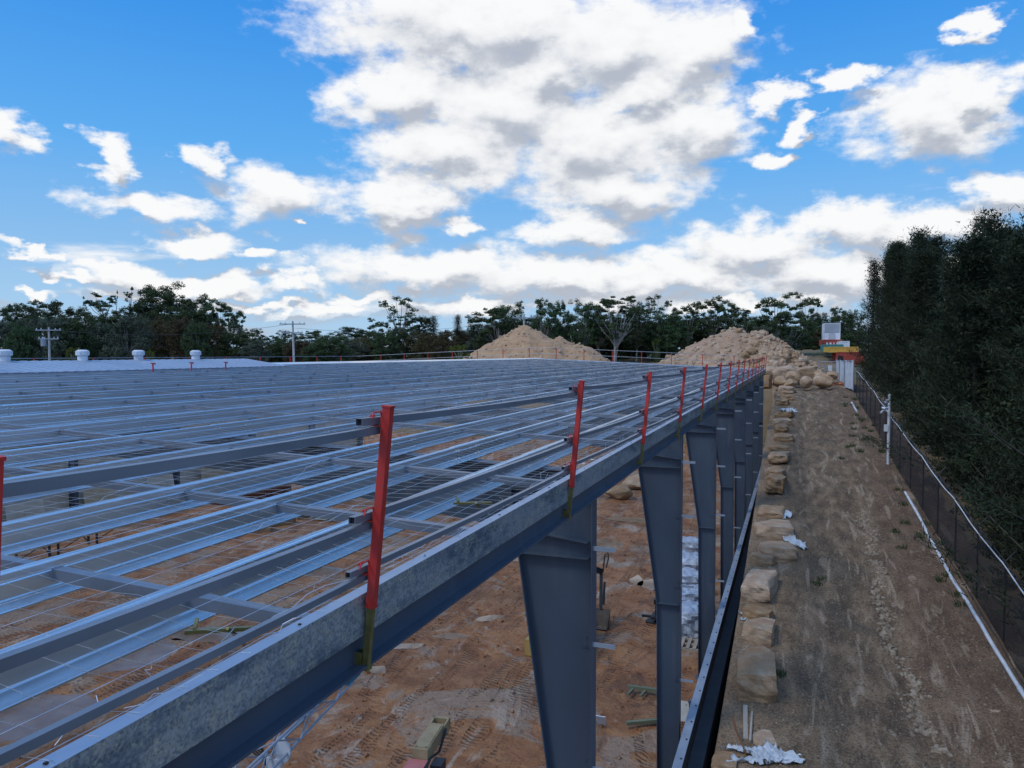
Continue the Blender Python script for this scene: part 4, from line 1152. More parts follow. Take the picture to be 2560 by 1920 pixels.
def tree(proto, loc, sx, sz, label, cat, group, rot=None):
    if id(proto) in used: o = copy_tree(proto)
    else: o = proto; used.add(id(proto))
    o.location = loc; o.scale = (sx, sx, sz); o.rotation_euler.z = random.uniform(0, 6.28) if rot is None else rot
    tag(o, label, cat, group); return o
# individual eucalypts: (px, top py, crown width px, kind, depth, words)
E = 'E'; U = 'U'; L_ = 'L'; B = 'B'; C = 'C'
trees = [
 (15, 775, 70, 0, 118, 'small-crowned gum at the left edge of the photo'),
 (30, 765, 18, L_, 122, 'single slender gum sticking up near the left edge'),
 (62, 757, 80, 2, 120, 'layered gum with open tiers near the left power pole'),
 (130, 760, 110, 1, 118, 'broad dark gum above the left power pole'),
 (190, 775, 90, 0, 117, 'mid-height gum between the broad dark gum and the flat-topped one'),
 (214, 747, 16, L_, 124, 'bare-stemmed gum with a tiny tuft left of the flat-topped crown'),
 (262, 742, 95, U, 122, 'umbrella-shaped gum with a flat crown on thin stems'),
 (294, 733, 14, L_, 124, 'thin tufted gum right of the flat-topped umbrella crown'),
 (328, 724, 34, L_, 121, 'taller tufted gum on twin stems left of the highest gum'),
 (310, 775, 90, 1, 118, 'leafy gum under the thin tufted ones'),
 (372, 760, 90, 3, 117, 'leafy gum at the left foot of the highest gum'),
 (408, 716, 120, 3, 116, 'highest domed gum of the left clump'),
 (440, 745, 110, 1, 114, 'dense gum merging into the right side of the highest one'),
 (505, 743, 70, 2, 118, 'open-crowned gum right of the highest gum'),
 (548, 755, 85, 2, 116, 'gum with sky showing through its crown on the right of the left clump'),
 (592, 775, 50, 2, 115, 'last gum at the right end of the left clump'),
 (470, 775, 120, 3, 112, 'thick gum low in the middle of the left clump'),
 (250, 790, 120, 3, 113, 'dark gum low behind the roof vents'),
 (100, 795, 120, 1, 112, 'dark gum low behind the left power pole'),
 (640, 826, 50, 0, 118, 'low gum just right of the left clump'), (685, 842, 50, 2, 122, 'lowest open gum in the gap left of the lone power pole'),
 (715, 830, 60, 0, 118, 'small gum right behind the lone power pole'), (785, 830, 80, 1, 117, 'small gum right of the lone power pole'),
 (868, 822, 90, 1, 116, 'low rounded gum left of the tall open gum'), (905, 826, 60, 0, 118, 'narrow low gum in the middle distance'),
 (945, 802, 60, 2, 114, 'gum touching the left side of the tall open gum'), (1000, 735, 90, 'T', 112, 'tall open-branched gum standing alone above the middle of the tree line'),
 (1040, 790, 80, 2, 113, 'lower right shoulder gum beside the tall open one'), (1058, 796, 40, 0, 115, 'small gum just right of the tall open one'),
 (1085, 792, 40, C, 112, 'pointed pale conifer-like tree left of the wispy one'), (1144, 789, 36, C, 112, 'wispy pointed tree left of the sand heap'),
 (1235, 775, 110, 1, 110, 'round dark gum above the left slope of the sand heap'), (1272, 765, 90, 3, 112, 'dense gum over the sand heap summit'), (1302, 757, 26, L_, 112, 'small tuft rising over the sand heap summit'),
 (1360, 755, 70, 1, 110, 'dark gum right behind the sand heap summit'), (1402, 761, 50, 0, 111, 'gum with a pale leaning trunk behind the sand heap'),
 (1455, 758, 70, 3, 110, 'dark gum over the right slope of the sand heap'), (1500, 770, 80, 1, 112, 'dark gum behind the field left of the white-trunked gum'),
 (1538, 740, 120, 'T2', 108, 'large gum with a thick white forked trunk in the field'), (1590, 765, 90, 3, 112, 'dense gum right of the white-trunked gum'),
 (1638, 734, 70, 'T', 114, 'airy sparse-leaved gum rising above the dense ones'), (1665, 785, 90, 3, 112, 'dense low gum beneath the airy one'),
 (1718, 764, 80, 2, 114, 'gum with pale spreading limbs left of the rubble heap crest'), (1778, 748, 80, 2, 114, 'layered gum above the rubble heap crest'), (1822, 758, 70, 2, 113, 'dark layered gum right of the rubble heap crest'),
 (1850, 780, 80, 1, 112, 'low dark gum behind the rubble heap crest'), (1935, 742, 95, 2, 116, 'spreading gum with tiered crown behind the right flank of the rubble heap'), (2015, 741, 70, 2, 116, 'spreading gum left of the stacked containers'),
 (1975, 785, 90, 1, 116, 'dark gum filling the gap between the two spreading gums'), (2050, 790, 80, 3, 118, 'dark gum directly behind the two-tone hut'), (2095, 775, 60, 1, 120, 'dark gum between the hut and the right-hand trees'), (2130, 782, 60, 3, 122, 'dark gum peeping out left of the casuarinas'),
 (1900, 795, 110, 3, 118, 'low dark gum filling behind the boulders'), (1750, 795, 110, 3, 118, 'low dark gum left behind the rubble heap')]
protoT = eucalypt('eucalypt_tree', 51, ncl=17, lo=.48, csz=1.0, W=3.8, flat=.7, per=210)
protoT2 = eucalypt('eucalypt_tree', 52, ncl=30, lo=.34, csz=1.3, W=5.2, flat=.6)
tr2 = MB(); tr2.tube([(0, -.6, -1), (.1, -.8, 3), (-.2, -1.2, 6), (-.6, -1.2, 9)], .26, 8, .08); tr2.tube([(.1, -.8, 2.2), (1.4, -1.2, 4.2), (2.6, -1.4, 6.2)], .15, 7, .05); tr2.tube([(0, -.8, 3), (-1.2, -1.4, 5)], .12, 6, .05)
WB = simple('white_bark', (.24, .235, .215), (.34, .33, .30), 2, .8); tr2.build('white_limb', WB, protoT2)
protoCf = casuarina('pointed_tree', 34, Ht=12, W=1.6, n=5000)
for (px, ty, w, kd, dep, words) in trees:
    dep = 134 if px > 1985 else dep
    a = PD(px, 883, dep); gz = 10.3 if px < 1150 else 10.6; k = dep / F
    top = 11.5 + (883 - ty) * k; hgt = top - gz
    if kd == U: pr, HT, WW = protoU, 14, 5.4
    elif kd == L_: pr, HT, WW = protoL, 14, 2.4
    elif kd == C: pr, HT, WW = protoCf, 12, 1.6
    elif kd == 'T': pr, HT, WW = protoT, 14, 4.6
    elif kd == 'T2': pr, HT, WW = protoT2, 14, 6
    else: pr, HT, WW = protoE[kd], 14, 5.6
    tree(pr, (a.x, a.y, gz), (w * k / 2) / WW * 1.18, hgt / HT * 1.02, words, 'tree', 'gum trees along the horizon', rot=(0 if kd == 'T2' else None))
# bushy under-storey
rr = random.Random(77); px = -40; i = 0
bush_words = []
while px < 2160:
    ty = lerp_tab([(0, 812), (150, 800), (400, 785), (560, 800), (640, 845), (700, 850), (900, 842), (1000, 828), (1150, 828), (1230, 800), (1450, 800), (1600, 805), (1850, 815), (2150, 812)], px) + rr.uniform(-12, 14)
    dep = rr.uniform(98, 110) if px < 1150 else (rr.uniform(112, 120) if px < 1960 else 132)
    k = dep / F; a = PD(px, 883, dep); gz = 9.8 if px < 1150 else 11.0
    if px >= 1150: gz = 10.8
    kd = rr.choice([0, 0, 0, 1, 2]); col = ['dark green', 'brownish', 'grey-green'][kd]
    w = rr.uniform(75, 110)
    lm = 'behind the roof vents' if px < 520 else 'near the lone power pole' if px < 900 else 'left of the sand heap' if px < 1180 else 'behind the sand heap' if px < 1500 else 'behind the field' if px < 1700 else 'behind the rubble heap' if px < 2000 else 'behind the containers'
    key = (col, lm); n_ = bush_words.count(key); bush_words.append(key)
    tree(protoB[kd], (a.x, a.y, gz), (w * k / 2) / 6, (11.5 + (883 - ty) * k - gz) / 9.3, '%s bushy tree %s, %s such from the left' % (col, lm, ORD[n_]), 'tree', 'bushy trees below the gums')
    px += rr.uniform(34, 52); i += 1
for (px, ty, w, words) in ((178, 872, 40, 'yellow-green shrub between the two left roof vents'), (1150, 866, 52, 'bright yellow-green shrub at the left foot of the sand heap'), (375, 878, 30, 'small yellow-green shrub behind the third roof vent'), (1640, 850, 22, 'small bright shrub at the field edge')):
    dep = 90 if px < 1200 else 110; k = dep / F; a = PD(px, 883, dep); gz = 9.5
    tree(protoY, (a.x, a.y, gz), (w * k / 2) / 3, (11.5 + (883 - ty) * k - gz) / 4, words, 'shrub', 'yellow-green shrubs')
# casuarinas behind the fence
ci = 0; rr = random.Random(21)
cas = []
y = 24
while y < 96:
    cas.append((max(8.8, .0743 * y + 2.75) + rr.uniform(-.6, 1.5), y, 0)); y += 3.3 + rr.uniform(-.6, .6)
y = 26
while y < 100: cas.append((12.8 + rr.uniform(-1, 1), y, 1)); y += 4.6
y = 30
while y < 100: cas.append((17 + rr.uniform(-1, 1), y, 2)); y += 6
rown = ['front', 'second', 'third']; cnts = [0, 0, 0]
for (x, y, row) in cas:
    g = zp(y); s = rr.uniform(.86, 1.07); base = [13.8, 12.2, 9.5][row]
    if row == 0: base *= lerp_tab([(24, .98), (38, .93), (46, .93), (49, .76), (54, .72), (58, .82), (64, .98), (69, .88), (77, .97), (90, .9)], y)
    else: base *= lerp_tab([(24, .85), (55, .80), (66, .58), (84, .58), (100, .66)], y)
    tree(protoC[rr.randrange(3)], (x, y, g - .2), (1.12 if row == 0 else 1.3) * s * rr.uniform(.8, 1.2) * (.8 if y > 70 else 1), base * s / 13, '%s casuarina from the right edge in the %s row behind the fence' % (ORD[cnts[row]], rown[row]), 'tree', 'casuarinas behind the fence')
    cnts[row] += 1
for (sx_, sy_, sh_, wd_) in ((8.6, 66, 13.7, 'first'), (8.3, 60, 13.4, 'second'), (9.2, 47.5, 13.4, 'third'), (9.0, 42.5, 13.3, 'fourth'), (9.6, 39, 13.2, 'fifth'), (7.6, 88, 12.9, 'sixth')):
    tree(protoCs, (sx_, sy_, zp(sy_) - .2), 1.0, sh_ / 13, '%s slender spire-topped casuarina rising above the dark trees behind the fence' % wd_, 'tree', 'slender casuarinas behind the fence')
y = 20; c = 0
while y < 92:
    x = 8.0 + rr.uniform(-.2, .7); s = rr.uniform(.65, .95)
    tree(protoS, (x, y, zp(y) - .2), s * .75, s * .95, '%s dark shrub from the right edge, close behind the black fence' % ORD[c], 'shrub', 'dark undergrowth behind the fence'); y += rr.uniform(2.0, 3.0); c += 1
y = 21; c = 0
while y < 60:
    x = 10.2 + rr.uniform(-.5, .9); s = rr.uniform(.8, 1.15)
    tree(protoS, (x, y, zp(y) - .2), s * .95, s, '%s bushy shrub from the right edge, second line behind the fence' % ORD[c], 'shrub', 'bushy shrubs between the casuarinas'); y += rr.uniform(2.2, 3.0); c += 1

# ------------------------------------------------------------------ things on the shed floor
BEIGE = simple('beige_machine_paint', (.25, .19, .10), (.34, .27, .15), 3, .5); PINK = simple('faded_red_paint', (.42, .13, .12), (.50, .18, .16), 2, .55)
c0 = PZ(1072, 1850, 2.4)
lift = empty('boom_lift', (c0.x, c0.y, 0), R(8))
bm_ = MB(); bm_.box((0, .0, 2.35), (.36, 1.25, .30)); bm_.box((0, 0, 2.51), (.30, 1.1, .02)); bm_.box((.12, -.55, 2.54), (.03, .03, .03)); bm_.box((-.12, -.55, 2.54), (.03, .03, .03)); bm_.build('boom', BEIGE, lift)
m1 = MB(); m1.box((-.185, .80, 2.32), (.04, .5, .30)); m1.box((.185, .80, 2.32), (.04, .5, .30)); m1.box((0, 1.0, 2.36), (.41, .10, .22)); m1.tube([(-.26, .68, 2.25), (.26, .68, 2.25)], .05, 10); m1.build('boom_head', BEIGE, lift)
m1 = MB(); m1.box((-.02, -1.6, 2.1), (.44, 1.9, .36)); m1.box((-.02, -1.6, 1.2), (1.0, 2.2, .8)); m1.build('turntable', PINK, lift)
m1 = MB(); m1.box((.42, -.60, 2.05), (.26, .36, .4)); m1.build('control_box', FDARK, lift)
m1 = MB(); m1.box((.44, -1.35, 1.95), (.30, 1.0, .5)); m1.build('side_cover', PINK, lift)
m1 = MB()
for q in (.22, .25): m1.tube([(q, .6, 2.4), (q + .02, 0, 2.15), (q, -.6, 2.3), (q + .03, -1.3, 2.2)], .018, 6)
m1.build('hydraulic_hose', FDARK, lift)
m1 = MB(); m1.box((0, -1.6, .65), (1.5, 2.5, .35)); m1.build('chassis', BEIGE, lift)
for sx in (-1, 1):
    for sy in (-2.6, -.7):
        m1 = MB(); m1.tube([(sx * .62, sy, .42), (sx * .92, sy, .42)], .42, 18); m1.build('wheel', FDARK, lift)
tag(lift, 'boom lift with beige arm and faded red body at the bottom centre of the picture', 'boom lift')
# teal lattice boom seen under the eave beam
TEAL = simple('teal_machine_paint', (.02, .13, .19), (.035, .18, .25), 3, .45)
A = PD(560, 1985, 10.6); Bp = PD(868, 1690, 13.2); ax = (Bp - A).normalized()
lb = empty('lattice_boom', tuple(A))
sd = ax.cross(Vector((0, 0, 1))).normalized() * .17; up = sd.cross(ax).normalized() * .20
m1 = MB(); L = (Bp - A).length; crn = [sd + up, -sd + up, -sd - up, sd - up]
for c_ in crn: m1.tube([tuple(c_), tuple(c_ * .55 + ax * L)], .022, 6)
n = 6
for q in range(n):
    for j in range(0, 4):
        t0 = q / n; t1_ = (q + 1) / n; a_ = crn[j] * (1 - .45 * t0) + ax * L * t0; b_ = crn[(j + 1) % 4] * (1 - .45 * t1_) + ax * L * t1_
        if (q + j) % 2: a_, b_ = crn[(j + 1) % 4] * (1 - .45 * t0) + ax * L * t0, crn[j] * (1 - .45 * t1_) + ax * L * t1_
        m1.tube([tuple(a_), tuple(b_)], .012, 5)
m1.build('lattice', PAINT2, lb)
m1 = MB(); m1.tube([tuple(ax * L * .62 + up * 1.6), tuple(ax * L * .97 + up * 1.3)], .045, 10); m1.build('ram', WHITE, lb)
m1 = MB(); m1.bar(tuple(ax * L * .48 + up * 1.5), tuple(ax * L * .66 + up * 1.6), .16, .12); m1.bar(tuple(ax * L * .96), tuple(ax * L * 1.08), .2, .2); m1.build('teal_bracket', TEAL, lb)
m1 = MB(); m1.box((0, 0, -.9), (.7, .9, 1.8)); m1.box((0, 0, -A.z / 2 - .3), (.5, .5, A.z - .6)); m1.build('mast', TEAL, lb)
m1 = MB(); q0 = PD(690, 1880, 11.6) - A
fan = []
for i in range(9):
    a_ = -1.2 + i * .35; fan.append(q0 + Vector((.22 * math.cos(a_), .05, .22 * math.sin(a_))))
fan.append(q0 + Vector((-.12, 0, -.05)))
nn = len(m1.v)
for off in (0, .03):
    for f_ in fan: m1.v.append(tuple(f_ + Vector((0, off, 0))))
m1.f.append(tuple(range(nn, nn + 10))); m1.f.append(tuple(range(nn + 10, nn + 20))[::-1])
for i in range(10): j = (i + 1) % 10; m1.f.append((nn + i, nn + j, nn + 10 + j, nn + 10 + i))
m1.box(q0 + Vector((-.05, .02, -.28)), (.26, .05, .32)); m1.build('white_gusset', WHITE, lb)
m1 = MB()
for q in range(5):
    z_ = q * .05; m1.tube([tuple(q0 + Vector((-.5, 0, .15 - z_))), tuple(q0 + Vector((-.3, .05, .0 - z_))), tuple(q0 + Vector((-.15, 0, -.3))), tuple(q0 + Vector((-.35, 0, -.6)))], .014, 5)
m1.build('cable_loop', FDARK, lb)
m1 = MB(); m1.tube([tuple(q0 + Vector((-.18, .06, .02))), tuple(q0 + Vector((-.06, .06, .02)))], .10, 12); m1.build('orange_motor', simple('dull_orange', (.28, .10, .04), (.35, .14, .06), 4, .6), lb)
tag(lb, 'teal and grey lattice access boom with white gusset passing under the eave beam', 'lattice boom')
# timber bearers
GT = simple('green_treated_timber', (.12, .14, .085), (.17, .19, .12), 4, .8, sc3=(.2, 1, 1))
for i, (x0, y0, x1, y1, lab) in enumerate(((1570, 1716, 1660, 1728, 'upper green timber bearer on short legs between the first two columns'), (1565, 1808, 1655, 1800, 'lower straight green timber bearer lying between the first two columns'))):
    a = PZ(x0, y0, .25); b = PZ(x1, y1, .25); mb = MB(); mb.bar(a, b, .12, .10)
    if i == 0:
        for t in (.15, .5): q = a.lerp(b, t); mb.bar(q - Vector((0, .0, .05)), q - Vector((.08, .5, .05)), .07, .07)
    tag(mb.build('timber_bearer', GT, origin=tuple(a)), lab, 'timber bearer')
# stand, bucket, sign
p = PZ(1640, 1560, 0); st = MB(); st.box((p.x, p.y, .35), (.35, .7, .12)); st.box((p.x - .3, p.y, .3), (.6, .1, .1)); st.tube([(p.x, p.y, 0), (p.x + .05, p.y + .1, 1.0)], .09, 8); st.box((p.x, p.y, .08), (.8, .5, .1)); st.box((p.x + .05, p.y + .1, .95), (.3, .3, .2))
tag(st.build('hydraulic_jack', FDARK, origin=tuple(p)), 'dark steel jack stand on the floor left of the second column', 'jack stand')
p = PZ(1503, 1545, 0.4)
exo = empty('excavator_arm', (p.x, p.y, 0))
m1 = MB(); w_ = .35
m1.v += [(-w_, 0, .05), (w_, 0, .05), (w_, -.5, .1), (-w_, -.5, .1), (-w_, .15, .75), (w_, .15, .75)]; m1.f += [(0, 1, 2, 3), (0, 4, 5, 1), (0, 3, 4), (1, 5, 2)]
m1.build('bucket', simple('bucket_steel', (.08, .07, .06), (.13, .115, .10), 6, .6, .3), exo)
m1 = MB(); m1.bar((-.05, .15, .75), (-.15, .6, 2.2), .14, .16); m1.bar((-.15, .6, 2.2), (-1.6, -1.2, 3.2), .2, .24); m1.tube([(.05, .2, .9), (.02, .5, 1.8)], .05, 8); m1.build('stick', FDARK, exo)
m1 = MB(); m1.tube([(-.05, .5, 2.2), (0.0, .6, 2.9), (.12, .6, 3.1), (.16, .6, 2.8), (.08, .5, 2.4)], .03, 6); m1.build('hose', FDARK, exo)
m1 = MB(); m1.box((-1.0, -2.6, 1.0), (1.7, 2.2, .9)); m1.box((-1.0, -2.6, .35), (2.0, 2.8, .6)); m1.box((-1.4, -2.3, 1.9), (.8, 1.0, .9)); m1.build('body', simple('ochre_machine_paint', (.30, .20, .05), (.38, .26, .08), 3, .5), exo)
tag(exo, 'small excavator with dark arm and bucket mostly hidden behind the first column', 'excavator')
p = PZ(1503, 1800, .3); mb = MB(); mb.box((p.x, p.y, .3), (.30, .03, .36), Matrix.Rotation(.5, 3, 'X'))
sg = mb.build('notice_sign', WHITE, origin=tuple(p)); tag(sg, 'small white and red notice lying right of the first column', 'sign')
mb = MB(); mb.box((p.x, p.y - .022, .37), (.26, .012, .14), Matrix.Rotation(.5, 3, 'X')); q = mb.build('red_band', RED, origin=tuple(p)); q.parent = sg; q.location = (0, 0, 0)
# wrapped bundles
WRAP = simple('white_wrap', (.26, .31, .38), (.46, .52, .60), 2.2, .4, bs=.8, bd=.12)
wr = [(1728, 1395, 'farthest'), (1730, 1440, 'fourth nearest'), (1727, 1485, 'third nearest'), (1724, 1530, 'second nearest'), (1720, 1580, 'nearest')]
for i, (px, py, wd) in enumerate(wr):
    p = PZ(px, py, 0); 
    o = put(BLK[(i + 2) % 5], 'wrapped_bundle', (p.x, p.y, .5), (1.3, 1.5, 1.1), (0, 0, R(i * 7)), '%s bundle wrapped in white plastic between the second and third columns' % wd, 'bundle', 'plastic wrapped bundles')
    me = o.data.copy(); o.data = me; me.materials.clear(); me.materials.append(WRAP)
    for v in me.vertices: v.co *= 1 + .22 * fbm(v.co.x * 3 + i, v.co.y * 3, v.co.z * 3, 3)
p = PZ(1727, 1605, 0)
for i in range(6):
    pass
pallet = MB()
for q in range(5): pallet.box((p.x - .5 + q * .25, p.y - .5, .14), (.12, 1.1, .03))
for q in (-.5, 0, .5): pallet.box((p.x, p.y - .5 + q, .07), (1.2, .1, .1))
tag(pallet.build('pallet', WOOD, origin=tuple(p)), 'grey timber pallet in front of the nearest wrapped bundle', 'pallet')
p = PZ(1738, 1765, .3); o = empty('black_bucket', (p.x, p.y, 0)); mb = MB(); mb.cyl((0, 0, 0), .17, .42, 16, .21); mb.cyl((0, 0, .40), .225, .03, 16); mb.build('tub', simple('blue_black_plastic', (.02, .03, .07), (.03, .04, .09), 3, .4), o); mb = MB(); mb.tube([(-.22, 0, .4), (-.15, -.1, .52), (.15, -.1, .52), (.22, 0, .4)], .01, 5); mb.build('handle', WIRE, o)
tag(o, 'dark blue plastic bucket on a pale slab behind the low wall', 'bucket')
mb = MB(); mb.box((p.x - .1, p.y, .03), (1.6, 1.4, .12)); tag(mb.build('concrete_slab', CREAM, origin=(p.x, p.y, 0)), 'pale concrete slab under the dark blue bucket', 'slab')
# rusty stack, reo bundle, frames, plywood, orange machine on the left
p = PZ(630, 1262, 0); RUST = simple('rusty_steel', (.07, .025, .012), (.15, .055, .025), 5, .85, bs=.3)
mb = MB()
for q in range(9): mb.box((p.x, p.y, .1 + q * .16), (5.4 - .1 * q, 2.6, .07)); 
for q in range(24): mb.box((p.x - 2.6 + q * .225, p.y, .75), (.05, 2.7, 1.4))
tag(mb.build('rusty_mesh_stack', RUST, origin=(p.x, p.y, 0)), 'tall stack of dark rusty reinforcement on the shed floor seen between purlins', 'steel stack')
p = PZ(800, 1300, 0); mb = MB(); rr = random.Random(9)
for q in range(24): a_ = Vector((p.x + rr.uniform(-1, 1), p.y + rr.uniform(-.6, .6), .1 + rr.uniform(0, .3))); mb.tube([tuple(a_), tuple(a_ + Vector((rr.uniform(.8, 1.6), rr.uniform(-.4, .5), 0)))], .04, 5)
tag(mb.build('offcut_heap', simple('grey_green_steel', (.14, .18, .15), (.2, .25, .2), 3, .6), origin=tuple(p)), 'loose heap of grey-green offcuts on the clay beside the block line', 'offcuts')
for i, (px, py, wd) in enumerate(((30, 1418, 'leftmost'), (135, 1392, 'middle'), (232, 1362, 'rightmost'))):
    p = PZ(px, py, 0); o = empty('steel_trestle', (p.x, p.y, 0), YAW)
    for dx in (-.25, .25):
        m1 = MB(); m1.box((dx, 0, .9), (.1, .1, 1.8)); m1.build('leg', FDARK, o)
    m1 = MB(); m1.bar((-.25, 0, .2), (-1.9, .4, 1.5), .05, .05); m1.bar((.25, 0, .3), (1.9, .4, 1.4), .05, .05); m1.bar((-.5, 0, 1.78), (.5, 0, 1.78), .1, .08); m1.build('brace', FDARK, o)
    tag(o, wd + ' of three dark steel trestles seen under the purlins at the left', 'trestle', 'dark steel trestles')
p = PZ(372, 1252, 0); mb = MB(); mb.box((p.x, p.y, .9), (2.3, 1.0, .9)); mb.box((p.x - .6, p.y, 1.5), (.7, .8, .5)); mb.box((p.x, p.y, .25), (2.0, 1.1, .5))
tag(mb.build('orange_machine', simple('orange_paint', (.5, .09, .03), (.58, .13, .05), 2, .5), origin=tuple(p)), 'small orange-red machine against the far side wall of the shed', 'machine')
for i in range(5):
    y = 27 + i * 5.2; mb = MB(); mb.box((2 * RX + 3.1, y, 1.4), (.03, 2.4, 2.4), Matrix.Rotation(-.18, 3, 'Y'))
    for q in range(7): mb.box((2 * RX + 3.16, y - .95 + q * .3, 1.6 + .3 * (q % 2)), (.02, .05, .5 - .2 * (q % 3)), Matrix.Rotation(-.18, 3, 'Y'))
    tag(mb.build('plywood_sheet', simple('plywood', (.40, .31, .19), (.48, .38, .25), 2, .7) if i % 2 == 0 else CREAM, origin=(2 * RX + 3.1, y, 0)), '%s pale formwork sheet leaning on the far side wall, counting from the left' % ORD[i], 'formwork sheet', 'formwork sheets')
p = PZ(262, 1250, 0); mb = MB(); mb.box((p.x, p.y, 1.1), (1.1, .6, 1.8)); mb.box((p.x, p.y, 2.05), (.9, .5, .2))
tag(mb.build('blue_white_bag', simple('blue_white', (.16, .28, .6), (.65, .7, .78), 5, .5, lo=.48, hi=.52), origin=tuple(p)), 'blue and white bulk bag by the far side wall of the shed', 'bag')

# ------------------------------------------------------------------ sky
w = bpy.data.worlds.new('World'); sc.world = w; w.use_nodes = True; nt = w.node_tree
for n in list(nt.nodes): nt.nodes.remove(n)
SUN_AZ, SUN_EL = R(-140), R(52)           # azimuth measured from +Y towards +X
sky = nt.nodes.new('ShaderNodeTexSky'); sky.sky_type = 'NISHITA'; sky.sun_disc = False
sky.sun_elevation = SUN_EL; sky.sun_rotation = SUN_AZ; sky.air_density = 1.0; sky.dust_density = .3; sky.ozone_density = 2.5
# cloud layout: ellipses in (azimuth, elevation)
cl = [(990, 60, 330, 120), (1330, 90, 270, 140), (870, 190, 150, 90), (1080, 230, 230, 120), (1270, 300, 250, 130), (1480, 270, 150, 120), (1340, 410, 190, 70), (960, 330, 190, 85), (880, 420, 150, 45), (1480, 120, 150, 100),
      (600, 410, 150, 62), (860, 455, 120, 50), (320, 445, 165, 36), (440, 518, 125, 28), (570, 552, 50, 16), (10, 290, 70, 50), (240, 345, 48, 50), (430, 335, 60, 30), (1120, 60, 300, 130),
      (2010, 245, 205, 98), (2130, 190, 120, 70), (2120, 40, 52, 32), (1655, 340, 60, 22), (1720, 268, 44, 28), (1680, 205, 55, 28), (1830, 180, 60, 24), (1600, 60, 50, 50),
      (2170, 410, 120, 48), (1850, 480, 150, 55), (1620, 530, 210, 52), (2000, 490, 180, 45), (1250, 500, 118, 52), (1010, 478, 62, 22), (930, 575, 260, 50), (1180, 605, 280, 45), (1450, 600, 250, 55), (1780, 590, 260, 60),
      (240, 578, 90, 34), (100, 561, 62, 12), (400, 610, 250, 26), (640, 610, 95, 24), (1020, 652, 150, 16), (1300, 645, 170, 20), (1580, 655, 140, 18), (1760, 640, 120, 22), (560, 655, 240, 12), (740, 665, 100, 22), (1950, 600, 200, 40), (660, 494, 26, 8), (500, 622, 70, 16), (330, 642, 120, 12), (55, 640, 60, 10), (800, 640, 70, 18), (170, 608, 60, 12), (1400, 180, 120, 110), (1180, 150, 160, 110)]
g = bpy.data.node_groups.new('cloud_field', 'ShaderNodeTree')
g.interface.new_socket('UV', in_out='INPUT', socket_type='NodeSocketVector'); g.interface.new_socket('D', in_out='OUTPUT', socket_type='NodeSocketFloat')
gi = g.nodes.new('NodeGroupInput'); go = g.nodes.new('NodeGroupOutput')
def gn(t, **k):
    n = g.nodes.new(t)
    for a, b in k.items(): setattr(n, a, b)
    return n
wn = gn('ShaderNodeTexNoise'); wn.inputs['Scale'].default_value = 7; wn.inputs['Detail'].default_value = 6; wn.inputs['Roughness'].default_value = .62
mp = gn('ShaderNodeMapping'); mp.inputs['Scale'].default_value = (1, 1.7, 1); g.links.new(gi.outputs[0], mp.inputs[0]); g.links.new(mp.outputs[0], wn.inputs['Vector'])
sb = gn('ShaderNodeVectorMath', operation='SUBTRACT'); g.links.new(wn.outputs['Color'], sb.inputs[0]); sb.inputs[1].default_value = (.5, .5, .5)
mu = gn('ShaderNodeVectorMath', operation='MULTIPLY'); g.links.new(sb.outputs[0], mu.inputs[0]); mu.inputs[1].default_value = (.16, .075, 0)
ad0 = gn('ShaderNodeVectorMath', operation='ADD'); g.links.new(gi.outputs[0], ad0.inputs[0]); g.links.new(mu.outputs[0], ad0.inputs[1])
wn2 = gn('ShaderNodeTexNoise'); wn2.inputs['Scale'].default_value = 22; wn2.inputs['Detail'].default_value = 4; g.links.new(mp.outputs[0], wn2.inputs['Vector'])
wm2 = gn('ShaderNodeVectorMath', operation='MULTIPLY_ADD'); g.links.new(wn2.outputs['Color'], wm2.inputs[0]); wm2.inputs[1].default_value = (.09, .05, 0); wm2.inputs[2].default_value = (-.045, -.025, 0)
ad = gn('ShaderNodeVectorMath', operation='ADD'); g.links.new(ad0.outputs[0], ad.inputs[0]); g.links.new(wm2.outputs[0], ad.inputs[1])
cur = None
for (x, y, rx, ry) in cl:
    s = 2560 / 2212; x *= s; y *= s; rx *= s; ry *= s
    d = ray(x, y).normalized(); az = math.atan2(d.x, d.y); el = math.asin(d.z)
    d1 = ray(x + rx, y).normalized(); d2 = ray(x, y - ry).normalized()
    ra = abs(math.atan2(d1.x, d1.y) - az) * 1.10; re = abs(math.asin(d2.z) - el) * 1.12
    m1 = gn('ShaderNodeVectorMath', operation='MULTIPLY_ADD'); g.links.new(ad.outputs[0], m1.inputs[0]); m1.inputs[1].default_value = (1 / ra, 1 / re, 0); m1.inputs[2].default_value = (-az / ra, -el / re, 0)
    l = gn('ShaderNodeVectorMath', operation='LENGTH'); g.links.new(m1.outputs[0], l.inputs[0])
    if cur is None: cur = l.outputs['Value']
    else:
        q = gn('ShaderNodeMath', operation='SMOOTH_MIN'); g.links.new(cur, q.inputs[0]); g.links.new(l.outputs['Value'], q.inputs[1]); q.inputs[2].default_value = .22; cur = q.outputs[0]
n2 = gn('ShaderNodeTexNoise'); n2.inputs['Scale'].default_value = 17; n2.inputs['Detail'].default_value = 9; n2.inputs['Roughness'].default_value = .6
mp2 = gn('ShaderNodeMapping'); mp2.inputs['Scale'].default_value = (1, 1.8, 1); g.links.new(gi.outputs[0], mp2.inputs[0]); g.links.new(mp2.outputs[0], n2.inputs['Vector'])
a1 = math_n(g, 'SUBTRACT', 1.0, cur); a2 = math_n(g, 'MULTIPLY_ADD', n2.outputs['Fac'], 1.3, -.66)
n5 = gn('ShaderNodeTexNoise'); n5.inputs['Scale'].default_value = 55; n5.inputs['Detail'].default_value = 5; n5.inputs['Roughness'].default_value = .6; g.links.new(mp2.outputs[0], n5.inputs['Vector'])
